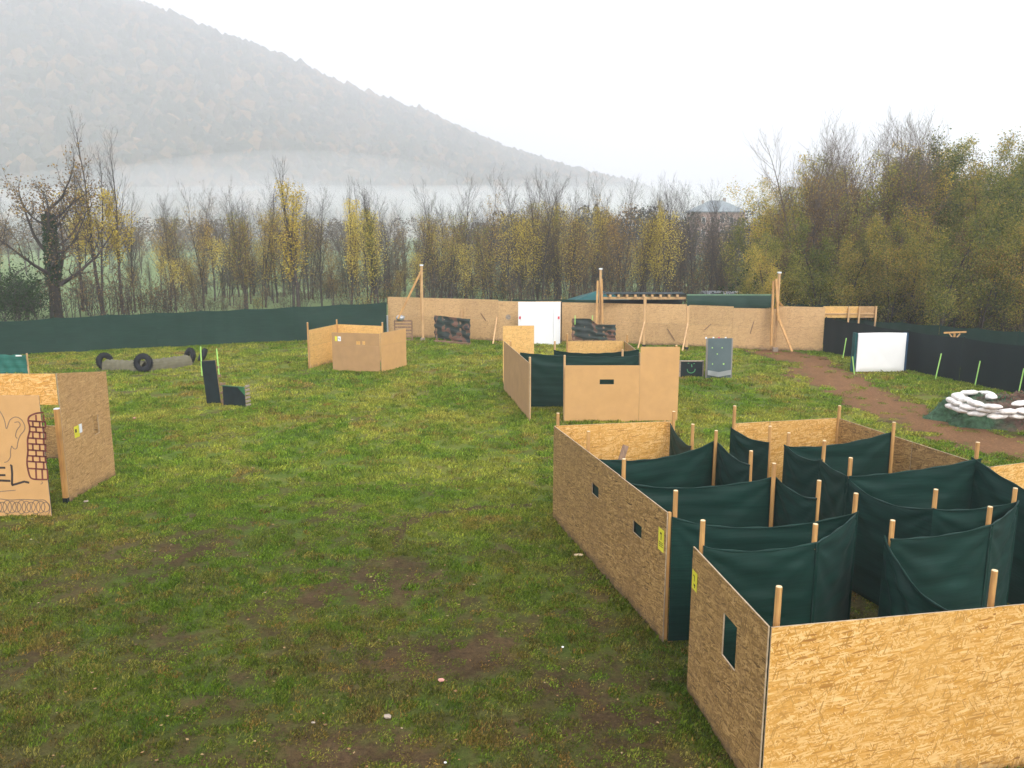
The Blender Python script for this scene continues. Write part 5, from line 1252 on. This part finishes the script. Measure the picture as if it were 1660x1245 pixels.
for px in range(1225, 1760, 26):
    sh(px, r5.uniform(47, 50)-(px > 1400)*(px-1400)*.03, r5.choice((1, 2, 3, 1)), r5.uniform(.9, 1.4), 'leafy undergrowth bush at the foot of the right hand wood', 'undergrowth of the right hand wood')

# ------------------------------------------------------------------ distant house, cars
yh = 215
def hx(px): return XD(px, 340, yh)
t = empty('house', (hx(1160), yh, 0), R(-6), label='distant pinkish house with pale hipped roof seen through the trees', cat='house')
wdt = 14.5; hz = ZD(343, yh)
MB().box((0, 0, hz/2), (wdt-1, 9, hz)).build('wall', plain('pink_render', (.42, .28, .23), .9, .08), t)
rz_ = ZD(325, yh)
link('roof', mesh('roof', [(-wdt/2, -5.2, hz), (wdt/2, -5.2, hz), (wdt/2, 5.2, hz), (-wdt/2, 5.2, hz), (-1.6, 0, rz_), (1.6, 0, rz_), (-wdt/2, -5.2, hz-.25), (wdt/2, -5.2, hz-.25), (wdt/2, 5.2, hz-.25), (-wdt/2, 5.2, hz-.25)], [(0, 1, 5, 4), (1, 2, 5), (2, 3, 4, 5), (3, 0, 4), (6, 7, 1, 0), (7, 8, 2, 1), (8, 9, 3, 2), (9, 6, 0, 3), (9, 8, 7, 6)]), plain('slate_roof', (.22, .26, .28), .7, .1), t)
for (x, w_) in ((-3.4, 1.0), (-1.2, 1.0), (1.2, 1.0), (3.4, 1.0)):
    for z in (hz-2.2, hz-5.2):
        f = MB().box((x, -4.53, z), (w_, .08, 1.4)).build('window', M['whiteboard'], t); MB().box((x, -4.59, z), (w_-.2, .04, 1.2)).build('pane', M['black'], f)
MB().box((2.2, 1, rz_+.1), (.7, .7, 1.2)).build('chimney', M['stone'], t); MB().box((-3.2, .5, rz_-.4), (.5, .5, 1.0)).build('chimney', M['stone'], t)
def car(px, D, col_, label):
    t = empty('parked_car', (XD(px, 470, D), D, 0), R(8), label=label, cat='car', group='cars parked beyond the far fence')
    bm = bmesh.new()
    prof = [(-2.1, .35), (-2.1, .85), (-1.9, .98), (-1.2, 1.05), (-.7, 1.45), (.6, 1.5), (1.4, 1.05), (2.0, .9), (2.15, .6), (2.1, .35)]
    rings = []
    for x in (-.85, -.75, .75, .85):
        s = .94 if abs(x) > .8 else 1
        rings.append([bm.verts.new((x, y*s, .35+(z-.35)*(1 if s == 1 else .93))) for y, z in prof])
    for a, b_ in zip(rings[:-1], rings[1:]):
        for i in range(len(prof)): j = (i+1) % len(prof); bm.faces.new((a[i], a[j], b_[j], b_[i]))
    bm.faces.new(rings[0]); bm.faces.new(rings[-1][::-1]); bmesh.ops.recalc_face_normals(bm, faces=bm.faces)
    me = bpy.data.meshes.new('body'); bm.to_mesh(me); bm.free(); link('body', me, plain('car_paint', col_, .3, .03), t)
    link('windscreen', mesh('windscreen', [(-.66, -1.17, 1.09), (.66, -1.17, 1.09), (.6, -.76, 1.43), (-.6, -.76, 1.43)], [(0, 1, 2, 3)]), M['black'], t)
    for x in (-.78, .78):
        for y in (-1.35, 1.35): MB().bar((x-.1, y, .32), (x+.1, y, .32), .64, n=16).build('wheel', M['rubber'], t)
        MB().box((x*.8, -2.1, .75), (.3, .06, .14)).build('headlight', M['capw'], t)
car(1158, 60.5, (.24, .26, .28), 'grey car parked beyond the green awning'); car(1190, 60, (.3, .3, .32), 'second grey car, the right hand one of two parked beyond the green awning')

# ------------------------------------------------------------------ hill with forest, distant trees
RID = [(-400, -170, 560), (-100, -110, 600), (100, -60, 620), (240, 2, 640), (345, 47, 660), (490, 107, 690), (560, 142, 705), (640, 172, 725), (700, 192, 740), (760, 222, 755), (820, 247, 770), (860, 262, 780), (940, 285, 800), (1010, 302, 820), (1100, 330, 850), (1250, 352, 880), (1500, 366, 900)]
def ridge(px):
    for a, b_ in zip(RID[:-1], RID[1:]):
        if a[0] <= px <= b_[0]: t_ = (px-a[0])/(b_[0]-a[0]); return a[1]+(b_[1]-a[1])*t_, a[2]+(b_[2]-a[2])*t_
    return RID[-1][1:]
def build_hill(name, shift, kindlab):
    vs = []; fs = []; nu, nv = 240, 44
    pxs = np.linspace(-400, 1500, nu+1); pts_top = []
    for px in pxs:
        ry, D = ridge(px); D = D*1.9+shift; zt = ZD(ry, D)*.985; D0 = 520+(max(0, px-500))*.3; 
        for j in range(nv+1):
            v = j/nv
            if v < .8: w_ = v/.8; d = D0+(D-D0)*w_; z = zt*(w_**1.25*.55+.45*(w_*w_*(3-2*w_)))
            else: w_ = (v-.8)/.2; d = D+200*w_; z = zt*(1-w_*w_*.6)
            x = XD(px, 400, d)
            nz_ = (float(fbm(np.array(x/60), np.array(d/60), 1.0, 5))-.5)*34*math.sin(math.pi*min(1, v/.8))
            vs.append((x, d, max(-1, z+nz_)-(1.0 if v == 0 else 0)))
    for i in range(nu):
        for j in range(nv): a = i*(nv+1)+j; fs.append((a, a+nv+1, a+nv+2, a+1))
    m, n, l, b = newmat('hill_forest_floor'); g = N(n, 'ShaderNodeNewGeometry')
    f = noise(n, l, g.outputs['Position'], .02, 5, .65)
    l.new(ramp(n, l, f, [(.3, (.03, .045, .03)), (.5, (.07, .06, .04)), (.7, (.13, .08, .045))]), b.inputs['Base Color']); b.inputs['Roughness'].default_value = 1
    link(name, mesh(name, vs, fs, True), m, None, kind='structure')
    return vs, nu, nv
hv, nu, nv = build_hill('hill', 0, '')
def forest_on(vsrc, nu, nv):
    """crowns of the hillside wood as loose leaf-mass clumps"""
    rr = np.random.default_rng(3); A = np.array(vsrc).reshape(nu+1, nv+1, 3)
    V_, F_ = [], []; cnt = 0
    # unit crown: 20-face lumpy icosahedron
    bm = bmesh.new(); bmesh.ops.create_icosphere(bm, subdivisions=1, radius=1); base = np.array([v.co[:] for v in bm.verts]); bf = np.array([[v.index for v in f.verts] for f in bm.faces]); bm.free()
    cs = []
    for _ in range(17000):
        u = rr.random()*nu; v = rr.random()**.9*nv*.82; cs.append((u, v))
    for k in range(1800): cs.append((rr.random()*nu, nv*.8+rr.normal()*.4))
    for (u, v) in cs:
        i, j = min(nu-1, int(u)), min(nv-1, int(v)); fu, fv = u-i, v-j
        p = (A[i, j]*(1-fu)+A[i+1, j]*fu)*(1-fv)+(A[i, j+1]*(1-fu)+A[i+1, j+1]*fu)*fv
        if p[0] < -960: continue
        r = rr.uniform(4.0, 8.5); h = r*rr.uniform(.8, 1.5); o = base*np.array([r, r, h])*(1+rr.uniform(-.28, .28, (len(base), 1)))
        V_.append(o+p+np.array([0, 0, h*.5])); F_.append(bf+cnt); cnt += len(base)
    V_ = np.concatenate(V_); F_ = np.concatenate(F_)
    m, n, l, b = newmat('hill_forest'); g = N(n, 'ShaderNodeNewGeometry')
    f = math_(n, l, 'ADD', math_(n, l, 'MULTIPLY', g.outputs['Random Per Island'], .55), math_(n, l, 'MULTIPLY', noise(n, l, g.outputs['Position'], .012, 4), .5))
    l.new(ramp(n, l, f, [(.2, (.012, .018, .012)), (.5, (.035, .034, .02)), (.66, (.10, .06, .03)), (.82, (.22, .12, .05))]), b.inputs['Base Color']); b.inputs['Roughness'].default_value = 1
    link('hill_forest', mesh('hill_forest', V_.tolist(), F_.tolist()), m, None, label='autumn forest covering the misty hillside', cat='forest', kind='stuff')
forest_on(hv, nu, nv)
def far_belt(D0, D1, x0, x1, n_, hr, name, label, seed):
    rr = random.Random(seed); vs = []; fs = []
    for _ in range(n_):
        D = rr.uniform(D0, D1); x = rr.uniform(x0, x1)*D; h = rr.uniform(*hr); w_ = h*rr.uniform(.28, .42)
        for k in range(210):
            a = rr.random()*6.28; z = rr.random()**.7; r_ = w_*math.sqrt(rr.random())*(.35+.9*math.sin(math.pi*min(1, z*.9+.08))); p = Vector((x+r_*math.cos(a), D+r_*math.sin(a), z*h))
            u = Vector((rr.gauss(0, 1), rr.gauss(0, 1), rr.gauss(0, 1))).normalized(); q = u.orthogonal().normalized(); s_ = rr.uniform(.4, 1.1)*.30; i = len(vs)
            vs += [p-u*s_, p+q*s_*.7, p+u*s_, p-q*s_*.7]; fs.append((i, i+1, i+2, i+3))
    link(name, mesh(name, vs, fs), leafmat(name+'_leaves', [(.2, (.03, .04, .03)), (.5, (.07, .065, .045)), (.8, (.15, .1, .05))]), None, label=label, cat='trees', kind='stuff')
far_belt(215, 245, -.75, .25, 260, (5, 9), 'distant_hedgerow', 'dark misty hedgerow at the far end of the meadow', 1)
far_belt(130, 200, -.02, .5, 170, (5, 10), 'distant_grove', 'misty grove around the distant house', 2)

# ------------------------------------------------------------------ haze
hz_ = MB().box((0, 1050, 324), (3000, 2400, 652)); ho = hz_.build('haze', None, None, kind='stuff', label='pale autumn mist filling the valley', cat='haze')
hm = bpy.data.materials.new('haze'); hm.use_nodes = True; n = hm.node_tree.nodes; n.clear()
pv = n.new('ShaderNodeVolumePrincipled'); pv.inputs['Density'].default_value = HAZE_DENSITY; pv.inputs['Color'].default_value = (.965, .975, 1, 1); pv.inputs['Anisotropy'].default_value = .2
out = n.new('ShaderNodeOutputMaterial'); hm.node_tree.links.new(pv.outputs[0], out.inputs['Volume']); ho.data.materials.append(hm)

def mist(loc, rad, dens, label):
    bm = bmesh.new(); bmesh.ops.create_icosphere(bm, subdivisions=4, radius=1); me = bpy.data.meshes.new('mist_bank'); bm.to_mesh(me); bm.free()
    me.polygons.foreach_set('use_smooth', [True]*len(me.polygons))
    o = link('mist_bank', me, None, None, loc, rot=(0, random.uniform(-.06, .06) if rad[0] < 300 else random.uniform(-.01, .01), random.uniform(-.2, .2)), label=label, cat='mist', kind='stuff'); o.scale = rad
    m = bpy.data.materials.new('mist'); m.use_nodes = True; n = m.node_tree.nodes; n.clear()
    p = n.new('ShaderNodeVolumePrincipled'); p.inputs['Density'].default_value = dens; p.inputs['Color'].default_value = (.99, .99, 1, 1)
    q = n.new('ShaderNodeOutputMaterial'); m.node_tree.links.new(p.outputs[0], q.inputs['Volume']); me.materials.append(m)
mist((-120, 640, 0), (820, 260, 36), .0024, 'densest lowest bank of mist lying along the whole hill foot')
rm = random.Random(12)
WHERE = ('far left behind the oak', 'left above the net bunker', 'above the yellow pair of trees', 'left of the tallest yellow poplar', 'above the tallest yellow poplar', 'right of the tallest yellow poplar', 'above the end of the green fence', 'above the tall one brace pole', 'above the white door panel', 'above the rafter beam', 'above the teal tent', 'over the distant house')
for i_ in range(12):
    px_ = -60+i_*112; d_ = rm.uniform(560, 860)
    mist((XD(px_, 400, d_), d_, rm.uniform(0, 16)), (rm.uniform(110, 230), rm.uniform(70, 130), rm.uniform(18, 42)), rm.uniform(.0018, .0034), 'drifting puff of low mist '+WHERE[i_])
mist((-600, 1040, 450), (520, 260, 190), .0012, 'thin low cloud wrapping the upper left of the hill')
mist((-560, 1000, 480), (380, 200, 130), .0018, 'thicker low cloud over the top left corner of the hill')
